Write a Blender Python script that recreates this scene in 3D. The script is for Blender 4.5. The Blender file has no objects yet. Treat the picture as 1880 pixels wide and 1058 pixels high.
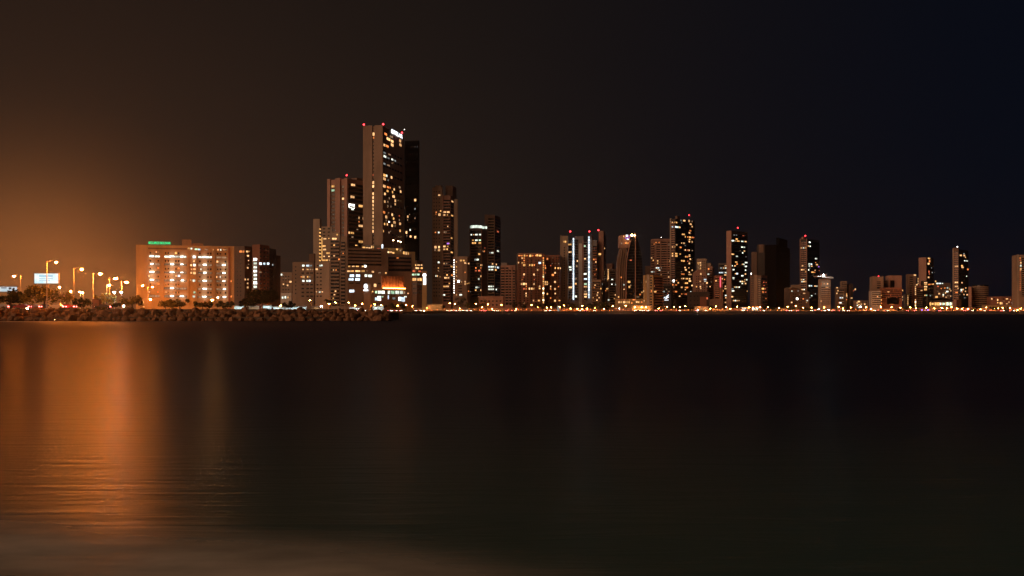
import bpy, math, random
from mathutils import Vector, Matrix
rnd = random.Random(7)
SC = bpy.context.scene
COL = SC.collection
CAMZ, HY, F = 2.5, 571.0, 1880.0
GZ = 2.0                                  # level of the far land
R = math.radians

def W(px, py, Y):
    return Vector(((px - 940) / F * Y, Y, CAMZ + (HY - py) / F * Y))

# ------------------------------------------------------------------ materials
def new_mat(name):
    m = bpy.data.materials.new(name); m.use_nodes = True
    nt = m.node_tree; nt.nodes.clear()
    out = nt.nodes.new('ShaderNodeOutputMaterial')
    return m, nt, out

def wall_mat(name, col, rough=0.85, vary=0.25, scale=0.12, spec=0.2, panel=0.0):
    m, nt, out = new_mat(name); N = nt.nodes; L = nt.links
    b = N.new('ShaderNodeBsdfPrincipled')
    b.inputs['Roughness'].default_value = rough
    b.inputs['Specular IOR Level'].default_value = spec
    tc = N.new('ShaderNodeTexCoord')
    mp = N.new('ShaderNodeMapping'); mp.inputs['Scale'].default_value = (1, 1, 0.25)
    L.new(tc.outputs['Object'], mp.inputs['Vector'])
    n1 = N.new('ShaderNodeTexNoise'); n1.inputs['Scale'].default_value = scale; n1.inputs['Detail'].default_value = 6
    n1.inputs['Roughness'].default_value = 0.65
    L.new(mp.outputs[0], n1.inputs['Vector'])
    mr = N.new('ShaderNodeMapRange')
    mr.inputs['From Min'].default_value = 0.3; mr.inputs['From Max'].default_value = 0.7
    mr.inputs['To Min'].default_value = 1 - vary; mr.inputs['To Max'].default_value = 1 + vary
    L.new(n1.outputs['Fac'], mr.inputs['Value'])
    mx = N.new('ShaderNodeVectorMath'); mx.operation = 'SCALE'
    mx.inputs[0].default_value = col
    L.new(mr.outputs[0], mx.inputs['Scale'])
    L.new(mx.outputs[0], b.inputs['Base Color'])
    L.new(b.outputs[0], out.inputs[0])
    return m

def emit_mat(name, col, strength, sampling='NONE', vary=True):
    m, nt, out = new_mat(name); N = nt.nodes; L = nt.links
    e = N.new('ShaderNodeEmission'); e.inputs['Color'].default_value = (*col, 1)
    if vary:
        oi = N.new('ShaderNodeObjectInfo')
        tc = N.new('ShaderNodeTexCoord')
        n1 = N.new('ShaderNodeTexNoise'); n1.inputs['Scale'].default_value = 1.6
        ad = N.new('ShaderNodeVectorMath'); ad.operation = 'ADD'
        L.new(tc.outputs['Object'], ad.inputs[0]); L.new(oi.outputs['Location'], ad.inputs[1])
        L.new(ad.outputs[0], n1.inputs['Vector'])
        a = N.new('ShaderNodeMapRange'); a.inputs['To Min'].default_value = 0.45; a.inputs['To Max'].default_value = 1.25
        L.new(oi.outputs['Random'], a.inputs['Value'])
        b = N.new('ShaderNodeMapRange'); b.inputs['From Min'].default_value = 0.3; b.inputs['From Max'].default_value = 0.7
        b.inputs['To Min'].default_value = 0.55; b.inputs['To Max'].default_value = 1.3
        L.new(n1.outputs['Fac'], b.inputs['Value'])
        mu = N.new('ShaderNodeMath'); mu.operation = 'MULTIPLY'
        L.new(a.outputs[0], mu.inputs[0]); L.new(b.outputs[0], mu.inputs[1])
        m2 = N.new('ShaderNodeMath'); m2.operation = 'MULTIPLY'; m2.inputs[1].default_value = strength
        L.new(mu.outputs[0], m2.inputs[0]); L.new(m2.outputs[0], e.inputs['Strength'])
    else:
        e.inputs['Strength'].default_value = strength
    L.new(e.outputs[0], out.inputs[0])
    m.cycles.emission_sampling = sampling
    return m

M = {}
M['beige'] = wall_mat('beige_render', (0.40, 0.33, 0.26))
M['cream'] = wall_mat('cream_render', (0.47, 0.36, 0.22))
M['tan'] = wall_mat('tan_render', (0.33, 0.25, 0.19))
M['brown'] = wall_mat('brown_render', (0.20, 0.14, 0.11))
M['red'] = wall_mat('red_brick_render', (0.30, 0.145, 0.10))
M['rose'] = wall_mat('rose_render', (0.40, 0.25, 0.20))
M['grey'] = wall_mat('grey_render', (0.24, 0.23, 0.22))
M['white'] = wall_mat('white_render', (0.62, 0.60, 0.55))
M['ochre'] = wall_mat('ochre_render', (0.50, 0.36, 0.18))
M['dim'] = wall_mat('dark_grey_cladding_and_shade', (0.07, 0.062, 0.06))  # cladding; also shaded tower flanks, their shade put into the colour
M['black'] = wall_mat('black_cladding_and_shade', (0.0045, 0.0045, 0.0055), rough=0.7, spec=0.05)  # cladding; also stands in for parts in deep shade
M['glass'] = wall_mat('dark_glass', (0.012, 0.013, 0.016), rough=0.22, spec=0.5, vary=0.3, scale=0.3)
M['roof'] = wall_mat('roof_felt', (0.10, 0.09, 0.085))
M['metal'] = wall_mat('galvanised_metal', (0.38, 0.37, 0.35), rough=0.5, spec=0.5)
M['darkmetal'] = wall_mat('dark_metal', (0.05, 0.05, 0.055), rough=0.45, spec=0.5)
M['asphalt'] = wall_mat('asphalt', (0.05, 0.048, 0.046), scale=0.4)
M['soil'] = wall_mat('paved_soil', (0.13, 0.105, 0.08), scale=0.2)
M['concrete'] = wall_mat('concrete', (0.30, 0.27, 0.23), scale=0.5)
M['rock'] = wall_mat('rock', (0.22, 0.12, 0.066), scale=0.9, vary=0.6)
M['bark'] = wall_mat('bark', (0.14, 0.10, 0.07), scale=2)
M['rubber'] = wall_mat('tyre_rubber', (0.02, 0.02, 0.02))
for i, c in enumerate([(0.5, 0.5, 0.5), (0.04, 0.04, 0.045), (0.35, 0.03, 0.03), (0.08, 0.11, 0.2), (0.25, 0.25, 0.27)]):
    M['car%d' % i] = wall_mat('car_paint_%s' % ['silver', 'black', 'red', 'blue', 'grey'][i], c, rough=0.3, spec=0.6, vary=0.04)

E = {}
def E_(k, name, col, s, **kw): E[k] = emit_mat(name, col, s, **kw)
E_('w', 'window_light_warm', (1.0, 0.52, 0.21), 1.8)
E_('y', 'window_light_yellow', (1.0, 0.48, 0.14), 1.6)
E_('o', 'window_light_orange', (1.0, 0.28, 0.065), 1.5)
E_('c', 'window_light_cool', (0.88, 0.95, 0.78), 1.9)
E_('b', 'window_light_bluish', (0.74, 0.90, 1.0), 2.4)
E_('r', 'window_light_red', (1.0, 0.20, 0.08), 1.0)
E_('g', 'window_light_green', (0.62, 0.95, 0.60), 1.5)
E_('d', 'window_light_dim_warm', (1.0, 0.60, 0.33), 0.38)
E_('k', 'window_light_dim_cool', (0.80, 0.88, 0.85), 0.45)
E_('p', 'window_light_purple', (0.50, 0.18, 1.0), 1.4)
E_('W', 'lamp_light_white', (1.0, 0.96, 0.86), 9)
E_('Y', 'lamp_light_warm', (1.0, 0.72, 0.36), 7)
E_('n', 'neon_pink', (1.0, 0.09, 0.14), 2.6, vary=False)
E_('G', 'neon_green', (0.02, 0.80, 0.26), 1.6, vary=False)
E_('S', 'sign_white', (0.86, 0.92, 1.0), 2.6, vary=False)
E_('R', 'beacon_red', (1.0, 0.035, 0.045), 9, vary=False)
E_('U', 'lamp_light_violet', (0.32, 0.14, 1.0), 9, vary=False)
LAMP_N = emit_mat('street_lamp_light_near', (1.0, 0.22, 0.024), 10500, 'AUTO', False)
LAMP_M = emit_mat('street_lamp_light_back', (1.0, 0.40, 0.10), 3600, 'AUTO', False)
LAMP_O = emit_mat('street_lamp_light_orange', (1.0, 0.25, 0.032), 650, 'AUTO', False)
LAMP_W = emit_mat('flood_lamp_light_white', (0.85, 0.97, 1.0), 600, 'AUTO', False)
LAMP_F = emit_mat('far_flood_light', (0.85, 0.97, 1.0), 130, 'AUTO', False)
LAMP_B = emit_mat('bollard_light', (1.0, 0.30, 0.06), 6, 'AUTO', False)
LAMP_S = emit_mat('small_lamp_light', (1.0, 0.62, 0.28), 40, 'AUTO', False)
HEAD = emit_mat('headlight_light', (1.0, 0.85, 0.62), 22, 'NONE', False)
TAIL = emit_mat('tail_light_light', (1.0, 0.10, 0.09), 30, 'AUTO', False)

# ------------------------------------------------------------------ mesh helpers
class MB:
    def __init__(s): s.v = []; s.f = []; s.m = []; s.mats = []
    def mi(s, mat):
        if mat not in s.mats: s.mats.append(mat)
        return s.mats.index(mat)
    def face(s, pts, mat):
        n = len(s.v); s.v += [tuple(p) for p in pts]; s.f.append(tuple(range(n, n + len(pts)))); s.m.append(s.mi(mat))
    def mesh(s, vs, fs, mat):
        n = len(s.v); s.v += [tuple(p) for p in vs]; i = s.mi(mat)
        for f in fs: s.f.append(tuple(n + k for k in f)); s.m.append(i)
    def box(s, c, d, mat, rz=0.0):
        cx, cy, cz = c; a, b, h = d[0] / 2, d[1] / 2, d[2] / 2; co, si = math.cos(rz), math.sin(rz)
        vs = [(cx + x * co - y * si, cy + x * si + y * co, cz + z) for z in (-h, h) for x, y in ((-a, -b), (a, -b), (a, b), (-a, b))]
        s.mesh(vs, [(3, 2, 1, 0), (4, 5, 6, 7), (0, 1, 5, 4), (1, 2, 6, 5), (2, 3, 7, 6), (3, 0, 4, 7)], mat)
    def prism(s, poly, z0, z1, mat, top=None):
        n = len(poly)
        vs = [(x, y, z0) for x, y in poly] + [(x, y, z1) for x, y in poly]
        s.mesh(vs, [(i, (i + 1) % n, n + (i + 1) % n, n + i) for i in range(n)] + [tuple(range(n - 1, -1, -1))], mat)
        s.mesh([(x, y, z1) for x, y in poly], [tuple(range(n))], top or mat)
    def tube(s, p, q, r0, r1, mat, n=8):
        p, q = Vector(p), Vector(q); d = (q - p).normalized()
        a = d.cross(Vector((0, 0, 1)) if abs(d.z) < 0.9 else Vector((1, 0, 0))).normalized(); b = d.cross(a)
        vs = []
        for c, r in ((p, r0), (q, r1)):
            for i in range(n):
                t = 2 * math.pi * i / n; vs.append(c + a * (r * math.cos(t)) + b * (r * math.sin(t)))
        s.mesh(vs, [(i, (i + 1) % n, n + (i + 1) % n, n + i) for i in range(n)] + [tuple(range(n - 1, -1, -1)), tuple(range(n, 2 * n))], mat)
    def ball(s, c, r, mat, nu=8, nv=5, sq=(1, 1, 1)):
        vs = []; fs = []
        for j in range(1, nv):
            t = math.pi * j / nv
            for i in range(nu):
                a = 2 * math.pi * i / nu
                vs.append((c[0] + sq[0] * r * math.sin(t) * math.cos(a), c[1] + sq[1] * r * math.sin(t) * math.sin(a), c[2] + sq[2] * r * math.cos(t)))
        top = len(vs); vs.append((c[0], c[1], c[2] + r * sq[2])); vs.append((c[0], c[1], c[2] - r * sq[2]))
        for j in range(nv - 2):
            for i in range(nu):
                k = (i + 1) % nu; fs.append((j * nu + i, (j + 1) * nu + i, (j + 1) * nu + k, j * nu + k))
        for i in range(nu):
            k = (i + 1) % nu; fs.append((i, k, top)); fs.append(((nv - 2) * nu + k, (nv - 2) * nu + i, top + 1))
        s.mesh(vs, fs, mat)
    def data(s, name, origin=(0, 0, 0)):
        me = bpy.data.meshes.new(name); o = Vector(origin)
        me.from_pydata([tuple(Vector(v) - o) for v in s.v], [], s.f)
        for m in s.mats: me.materials.append(m)
        me.polygons.foreach_set('material_index', s.m); me.update()
        return me
    def build(s, name, parent=None, loc=None):
        """LOC: where its origin lies, in world coordinates (default: the parent's)"""
        base = parent_world(parent) if parent else Vector((0, 0, 0))
        org = Vector(loc) if loc is not None else base
        o = bpy.data.objects.new(name, s.data(name, org)); COL.objects.link(o)
        o.location = org - base
        if parent: o.parent = parent
        return o

def parent_world(o):
    p = Vector(o.location)
    while o.parent: o = o.parent; p = p + o.location
    return p

def empty(name, loc, label=None, cat=None, group=None):
    o = bpy.data.objects.new(name, None); COL.objects.link(o); o.location = loc; o.empty_display_size = 1
    return tag(o, label, cat, group)
def tag(o, label=None, cat=None, group=None, kind=None):
    if label: o['label'] = label
    if cat: o['category'] = cat
    if group: o['group'] = group
    if kind: o['kind'] = kind
    return o
def copy_tree(o, parent=None):
    c = o.copy(); COL.objects.link(c)
    if parent is not None: c.parent = parent
    for ch in list(o.children): copy_tree(ch, c)
    return c

# one pane mesh per glass: a unit frame with the pane set back in it and a mullion
_pane = {}
def pane_mesh(mat):
    if mat.name not in _pane:
        b = MB(); fr = M['darkmetal']; t = 0.05
        b.face([(-.5 + t, -.4, -.5 + t), (.5 - t, -.4, -.5 + t), (.5 - t, -.4, .5 - t), (-.5 + t, -.4, .5 - t)], mat)
        for x0, x1, z0, z1 in ((-.5, .5, -.5, -.5 + t), (-.5, .5, .5 - t, .5), (-.5, -.5 + t, -.5 + t, .5 - t), (.5 - t, .5, -.5 + t, .5 - t)):
            b.box(((x0 + x1) / 2, -.25, (z0 + z1) / 2), (x1 - x0, .5, z1 - z0), fr)
        b.box((0.06, -.44, 0), (.05, .06, 1 - 2 * t), fr)
        _pane[mat.name] = b.data('window')
    return _pane[mat.name]

class Face:
    """a vertical wall plane: origin P (x, y), direction d, outward normal n"""
    def __init__(s, P, d, n, zc): s.P, s.d, s.n, s.Y0 = P, d, n, zc; s.bands = []
    def t(s, px):
        k = (px - 940) / F
        den = s.d.x - k * s.d.y
        return (k * s.P.y - s.P.x) / den
    def at(s, px, py):
        t = s.t(px); q = s.P + s.d * t
        return t, CAMZ + (HY - py) / F * q.y
    def pos(s, t, z, out=0.0):
        q = s.P + s.d * t + s.n * out
        return Vector((q.x, q.y, z))
    def right(s):                     # the direction that runs to the right when one faces the wall
        r = Vector((-s.n.y, s.n.x)); return r
    def rz(s):                        # rotation that turns local -Y to the outward normal
        return math.atan2(s.n.x, -s.n.y)
    def zc(s, py): return CAMZ + (HY - py) / F * s.Y0

class Vol:
    def __init__(s, b, Y, th, x0, xc, x1, ytop, mat, ybot=None, depth=14.0, part='wall', roof=True):
        s.b = b; th = R(th); k = lambda px: (px - 940) / F
        P = Vector((k(xc) * Y, Y)); u = Vector((-math.cos(th), math.sin(th))); v = Vector((math.sin(th), math.cos(th)))
        def ln(d, px): return (k(px) * P.y - P.x) / (d.x - k(px) * d.y)
        Lu = ln(u, x0) if x0 < xc - .01 else depth
        Lv = ln(v, x1) if x1 > xc + .01 else depth
        if Lu <= 0 or Lu > 400: Lu = depth
        if Lv <= 0 or Lv > 400: Lv = depth
        s.Lu, s.Lv, s.P, s.u, s.v, s.xc, s.Y = Lu, Lv, P, u, v, xc, Y
        s.z1 = CAMZ + (HY - ytop) / F * Y
        s.z0 = GZ - 0.3 if ybot is None else CAMZ + (HY - ybot) / F * Y
        s.mat = mat
        if b.root is None: b.start(Vector((P.x, P.y, GZ)))
        fp = [P, P + v * Lv, P + v * Lv + u * Lu, P + u * Lu]
        mb = MB(); z0, z1 = s.z0, s.z1
        ins = 0.35; zr = z1 - 0.9
        ctr = (fp[0] + fp[2]) / 2
        inn = [P + v * ins + u * ins, P + v * (Lv - ins) + u * ins, P + v * (Lv - ins) + u * (Lu - ins), P + v * ins + u * (Lu - ins)]
        vs = [(p.x, p.y, z0) for p in fp] + [(p.x, p.y, z1) for p in fp] + [(p.x, p.y, z1) for p in inn] + [(p.x, p.y, zr) for p in inn]
        fs = []
        for i in range(4):
            j = (i + 1) % 4
            fs += [(i, j, 4 + j, 4 + i), (4 + i, 4 + j, 8 + j, 8 + i), (8 + i, 8 + j, 12 + j, 12 + i)]
        mb.mesh(vs, fs, mat)
        mb.face([(p.x, p.y, z0) for p in fp[::-1]], mat)
        o = mb.build(part, b.root)
        if roof:
            rb = MB(); rb.face([(p.x, p.y, zr + 0.02) for p in inn], M['roof']); rb.build('roof', b.root)
        s.obj = o
        s.L = Face(P, u, Vector((-math.sin(th), -math.cos(th))), Y)
        s.Rr = Face(P, v, Vector((math.cos(th), -math.sin(th))), Y)
        b.vols.append(s)
    def face(s, px): return s.L if px < s.xc else s.Rr
    # lit panes from a string «px,py[,w,h[,kind]]; ...» in picture measure of the photograph
    def lit(s, spec, kind='w', w=3.0, h=3.6):
        for it in spec.replace('\n', '').split(';'):
            it = it.strip()
            if not it: continue
            a = it.split(','); px, py = float(a[0]), float(a[1])
            ww = float(a[2]) if len(a) > 2 and a[2] else w
            hh = float(a[3]) if len(a) > 3 and a[3] else h
            kk = a[4].strip() if len(a) > 4 else kind
            f = s.face(px)
            t0, z = f.at(px - ww / 2, py); t1, _ = f.at(px + ww / 2, py); t, z = f.at(px, py)
            sc = (f.P + f.d * t).y / F
            H = hh * sc
            for (ta, tb, zb, dz, bh, zt) in f.bands:      # settle into the opening above a balcony front
                if ta - .5 <= t <= tb + .5 and zb - dz * .3 < z < zt + dz * .3:
                    n = max(0, min(round((zt - zb) / dz) - 1, round((z - zb - bh - (dz - bh) / 2) / dz)))
                    if H <= dz: z = zb + n * dz + bh + (dz - bh) / 2; H = min(H, dz - bh - .1)
            s.b.wins.append((f, t, z, abs(t1 - t0), H, E[kk], True))
        return s
    def dark(s, cols, y0, y1, dy, w=2.0, h=2.6, mat=None, skip=0.0):
        """rows of dark panes at the picture columns COLS, from height y0 down to y1 (measured at the near corner)"""
        y = y0
        while y <= y1:
            for px in cols:
                if rnd.random() < skip: continue
                f = s.face(px); t = f.t(px); sc = (f.P + f.d * t).y / F
                t0, t1 = f.t(px - w / 2), f.t(px + w / 2)
                s.b.wins.append((f, t, f.zc(y), abs(t1 - t0), h * f.Y0 / F, mat or M['glass'], False))
            y += dy
        return s
    def bands(s, xa, xb, y0, y1, dy, hf=0.45, out=1.1, mat=None, part='balcony', back='glass', inset=0.0):
        """a stack of balcony fronts between picture columns xa and xb, over dark glazing"""
        f = s.face((xa + xb) / 2); ta, tb = sorted((f.t(xa), f.t(xb)))
        if tb - ta > 300: return s
        dz = dy * f.Y0 / F; H = hf * dz
        zt, zb = f.zc(y0), max(f.zc(y1), s.z0 + .4)
        if back:
            mb = MB(); c = f.pos((ta + tb) / 2, (zt + zb) / 2, .01); mb.box(c, (tb - ta, .06, zt - zb), M[back], f.rz()); mb.build('glazing', s.b.root)
        n = max(1, int((zt - zb) / dz)); zb = zt - n * dz
        f.bands.append((ta, tb, zb, dz, H, zt))
        mb = MB(); mt = mat or s.mat
        q0 = f.pos((ta + tb) / 2, zb + H / 2, out / 2 - .05)
        rz = f.rz(); wd = tb - ta - inset
        # a floor slab and a front wall, so that the balcony is hollow
        def loc(c, d): 
            co, si = math.cos(rz), math.sin(rz)
            mb.box((q0.x + c[0] * co - c[1] * si, q0.y + c[0] * si + c[1] * co, q0.z + c[2]), d, mt, rz)
        loc((0, 0, -H / 2 + .1), (wd, out + .1, .2))
        loc((0, -out / 2, .1), (wd, .14, H - .2))
        me = None
        for i in range(n):
            if me is None:
                o = mb.build(part, s.b.root, q0); me = o.data; base = Vector(o.location)
            else:
                o = bpy.data.objects.new(part, me); COL.objects.link(o); o.parent = s.b.root
                o.location = base + Vector((0, 0, i * dz))
        return s
    def pier(s, xa, xb, y0, y1, out=0.5, mat=None, part='pilaster'):
        f = s.face((xa + xb) / 2); ta, tb = sorted((f.t(xa), f.t(xb)))
        zt, zb = f.zc(y0), max(f.zc(y1), s.z0 + .1)
        mb = MB(); c = f.pos((ta + tb) / 2, (zt + zb) / 2, out / 2 - .1); mb.box(c, (tb - ta, out + .2, zt - zb), mat or s.mat, f.rz())
        o = mb.build(part, s.b.root); return o

class Bld:
    def __init__(s, name, label, short, cat='building'):
        s.name, s.label, s.short, s.cat = name, label, short, cat
        s.root = None; s.wins = []; s.vols = []; s.px = None
        ALL.append(s)
    def start(s, loc): s.root = empty(s.name, loc, s.label, s.cat)
    def vol(s, *a, **k): return Vol(s, *a, **k)
    def beacon(s, px, py, Y, kind='R', mast=3.0, r=0.75):
        p = W(px, py, Y); mb = MB(); mb.tube((p.x, p.y, p.z - mast), (p.x, p.y, p.z), .12, .1, M['darkmetal'], 6)
        o = mb.build('mast', s.root, p)
        q = MB(); q.ball(p, r, E[kind], 8, 6); q.build('beacon_light' if kind == 'R' else 'roof_light', o, p)
    def finish(s):
        root = s.root; base = Vector(root.location)
        keep = []; lits = [w for w in s.wins if w[6]]
        for w in s.wins:
            if w[6]: keep.append(w); continue
            f, t, z, a, h = w[:5]; bad = False
            for l in lits:
                if l[0] is f and abs(l[1] - t) < (l[3] + a) / 2 + .1 and abs(l[2] - z) < (l[4] + h) / 2 + .1: bad = True; break
            if not bad: keep.append(w)
        keep.sort(key=lambda w: not w[6])
        done = []
        ok = []
        for w in keep:                          # never two panes over each other
            f, t, z, a, h = w[:5]
            if any(l[0] is f and abs(l[1] - t) < (l[3] + a) / 2 - .02 and abs(l[2] - z) < (l[4] + h) / 2 - .02 for l in ok): 
                if not w[6]: continue
                w = (f, t, z, a, h, w[5], True, .05 * (1 + len(done) % 5)); done.append(1)
            ok.append(w)
        rest = MB()
        for i, w in enumerate(ok):
            f, t, z, a, h, mat = w[:6]; extra = w[7] if len(w) > 7 else 0
            p = f.pos(t, z, .02 + extra)
            if i < 100:
                o = bpy.data.objects.new('window', pane_mesh(mat)); COL.objects.link(o); o.parent = root
                o.location = p - base; o.rotation_euler = (0, 0, f.rz()); o.scale = (a, .22, h)
            else:
                rest.box(f.pos(t, z, .08), (a, .1, h), mat, f.rz())
        if rest.v: tag(rest.build('window', root), kind='stuff')
ALL = []

def text_on(body, name, parent, face, px, py, wpx, hpx, mat, out=.4, font_extra=0.0):
    cu = bpy.data.curves.new(name, 'FONT'); cu.body = body; cu.align_x = 'CENTER'; cu.align_y = 'CENTER'
    cu.size = 1; cu.extrude = .06; cu.offset = font_extra
    tmp = bpy.data.objects.new(name, cu); COL.objects.link(tmp)
    dg = bpy.context.evaluated_depsgraph_get(); me = bpy.data.meshes.new_from_object(tmp.evaluated_get(dg))
    bpy.data.objects.remove(tmp)
    xs = [v.co.x for v in me.vertices]; ys = [v.co.y for v in me.vertices]
    w0, h0 = max(xs) - min(xs), max(ys) - min(ys); cx, cy = (max(xs) + min(xs)) / 2, (max(ys) + min(ys)) / 2
    ta, _ = face.at(px - wpx / 2, py); tb, _ = face.at(px + wpx / 2, py); t, z = face.at(px, py)
    sc = (face.P + face.d * t).y / F
    me.transform(Matrix.Diagonal((abs(tb - ta) / w0, hpx * sc / h0, 1, 1)) @ Matrix.Translation((-cx, -cy, 0)))
    me.materials.clear(); me.materials.append(mat)
    o = bpy.data.objects.new(name, me); COL.objects.link(o); o.parent = parent
    r = face.right(); X = Vector((r.x, r.y, 0)); Yv = Vector((0, 0, 1)); Z = Vector((face.n.x, face.n.y, 0))
    mt = Matrix((X, Yv, Z)).transposed().to_4x4(); p = face.pos(t, z, out) - parent_world(parent)
    o.matrix_local = Matrix.Translation(p) @ mt
    return o
# ================================================================== buildings
# 1 the long pale office block on the near land
b = Bld('office_building', 'long pale office block with lit galleries and a green rooftop sign', 'the long pale office block')
v = b.vol(555, 74, 250, 250, 430, 449.5, M['cream'], depth=17)
f = v.Rr
def cols_at(*a): return list(a)
rows = [470.5, 485, 499.7, 514.3, 529, 543.5]
# open galleries: their lamp-lit inside put in as dimly glowing panes, with tube lamps
for i, y in enumerate(rows):
    segs = [(273, 294), (301, 343), (363, 390), (396.5, 416)]
    for j, (a, c) in enumerate(segs):
        if i == 4 and j == 0: continue
        if i >= 4 and j == 1: segs_k = 'd'
        k = {0: 'c'}.get(i, 'd')
        if i == 0 and j == 3: k = 'd'
        n = 3 if c - a > 30 else 2
        for q in range(n):
            x0 = a + (c - a) * q / n; x1 = a + (c - a) * (q + 1) / n
            v.lit('%f,%f,%f,3.6,%s' % ((x0 + x1) / 2, y + (x0 - 250) * .016, x1 - x0 - .5, k))
lampx = {0: [279, 316, 334, 357, 376], 1: [279, 316, 334, 376, 411], 2: [279, 316, 334, 376, 411], 3: [279, 316, 335, 376, 411], 4: [316, 376, 412], 5: [316, 334, 375, 412]}
for i, xs in lampx.items():
    for x in xs:
        t, z = f.at(x, rows[i] + (x - 250) * .016 - .6); q = f.pos(t, z, .9)
        mb = MB(); mb.box(q, (rnd.uniform(1.2, 2.2), .5, rnd.uniform(.4, .6)), E['W'], f.rz()); mb.build('gallery_lamp', b.root, q)
v.lit('''287,463,2,3;291.5,463,1.5,3,d;323,464.5,4,4.5,y;290.5,492.5,3,3,o;274,506.7,3.4,4;323,506.7,3.5,4;328.5,506.7,4.5,4,b;
369,494.5,2,4,c;398,508.7,2,4;404.5,508.7,2,4,c;291,521.5,3,3,o;274,536.3,3.4,3.5;290,536.3,3,3,o;305,536.5,4,2.5;424.3,516.5,2,4,o;424.3,544.5,2,4,o;328,492.8,3,3.4,o;
351.5,472,2.4,3,d;356.5,472,5,5,b;356,480,4,3,w;351,487,3,4,w;357,487,5,5,c;351.5,494.6,2,2.6;357,494.5,4.5,3;351,501,3,4,w;357,501.5,5,5,w;350,514.5,3,3;356,515.5,5,5,c;357,537,4,4,g;356,544.5,5,4,c;
346.5,456.2,4,3.4,y;351.5,456.6,3,3,c;362,458,10,3.2,g;366,458.3,4,3,b;377,458.4,2.5,3,d;380,458.6,2.5,3,d;391.5,458.8,1.5,2;400.5,459,2.4,3;405.3,459,2.2,3.4,c;411,459,2,2;414.5,459,2.5,2.5,d;
399,480.5,3,4,w;402,480.5,2,3,d''')
v.dark([276, 290.5, 304, 309, 323, 328, 367, 382, 387, 399.5, 404.5, 414], 464, 540, 14.6, 2.6, 3.4)
v.dark([264, 257], 477, 550, 14.6, 1.6, 2.6)
v.dark([264, 257], 470, 550, 14.6, 1.2, 1.4)
v.pier(250, 268, 449.6, 570, .25); v.pier(419, 422.5, 452, 570, .4, M['red']); v.pier(427, 430, 450, 570, .5)
v.pier(296, 299, 460, 560, .5); v.pier(392.5, 395, 458, 560, .5); v.pier(344.5, 347, 460, 560, .6); v.pier(360, 362, 460, 560, .6)
mb = MB(); q = f.pos((f.t(272) + f.t(343)) / 2, f.zc(455.8), .02); mb.box(q, (abs(f.t(343) - f.t(272)), .2, .8), M['brown'], f.rz()); mb.build('roof_band', b.root)
b.vol(562, 74, 334, 334, 351, 440, M['tan'], ybot=451, depth=8, part='roof_house')
b.vol(563, 74, 352, 352, 373, 446.8, M['brown'], ybot=452, depth=8, part='roof_house')
mb = MB(); 
q0 = f.pos(f.t(272), f.zc(449.2), .1); q1 = f.pos(f.t(314), f.zc(449.2), .1)
for s_ in range(5):
    q = q0.lerp(q1, s_ / 4); mb = MB(); mb.tube(q - Vector((0, 0, .3)), q + Vector((0, 0, 1.7)), .08, .08, M['darkmetal'], 6); mb.build('sign_post', b.root, q)
text_on('SEGUROS BOLIVAR', 'sign_lettering', b.root, f, 293, 446.4, 41, 4.6, E['G'], .4, .02)

# 2 dark red-brown block
b = Bld('apartment_building', 'dark red brown block with a lit stairwell stack rising over a big dark tree', 'the dark red brown block')
v = b.vol(640, 20, 430, 449, 466, 452, M['brown'])
v.lit('442,462,5,4,o;447,462,4,4,o;453,462,3,3.5,w;456.5,462,2,3,y;455,470,4,3.4;456,478.5,2,2;456,485.5,2,2,d;454.5,492,3,3.4;450,513.4,2.6,3.4;455,513.4,2.6,3.4;454.5,520.6,2.8,3.4;454.5,528,3.4,3.8')
v.dark([436, 442], 470, 545, 7.2, 1.6, 2.4)
v2 = b.vol(632, 12, 463, 477, 494.5, 449, M['red'])
v2.bands(464.5, 472.5, 474, 532, 7.2, .35, 1.2, M['white'])
v2.lit(';'.join('468.7,%.1f,6.6,4.4,%s' % (474 + 7.2 * i + 3, 'c' if i % 3 else 'W') for i in range(8)))
v2.lit('478,484.3,5,4.5,b;485,484.3,3.6,4.4,b;492,484.3,4.6,4,b;477.5,500,5,2.2,d')
v2.dark([478, 485, 491.5], 492, 540, 7.2, 3, 2.8); v2.dark([478, 485, 491.5], 456, 478, 7.2, 3, 2.8)
v3 = b.vol(645, 12, 494.6, 494.6, 507, 456, M['dim'], depth=14)
v4 = b.vol(650, 12, 507.2, 507.2, 515, 469, M['dim'], depth=14)
v3.lit('501,486.5,4,3.6,k;505,486,3,3,d;503,508.5,3.6,5.4,d'); v3.dark([499, 504], 493, 545, 7.2, 2.4, 3)

# 3 small block
b = Bld('apartment_building', 'low beige block with a pale arched canopy beside the dark red brown block', 'the low beige block')
v = b.vol(800, 12, 515, 536, 539, 500, M['tan'])
v.lit('517,504.5,2.6,3.4,c;533.5,517.5,4,3.6,w;520.5,522,2.6,2.6;528,524,2.8,2.8;525,511,2,2,d'); v.dark([520, 525, 530], 508, 540, 6, 2.4, 2.6)
v2 = b.vol(760, 12, 515.5, 535, 537, 538, M['white'])
v2.lit('519,546.5,3,4,c;524,546,3,5,c;529,546.5,3,4,w')
v2.bands(516, 535, 540, 544, 4, .5, 1.2, M['white'], part='canopy', back=None)

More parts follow.
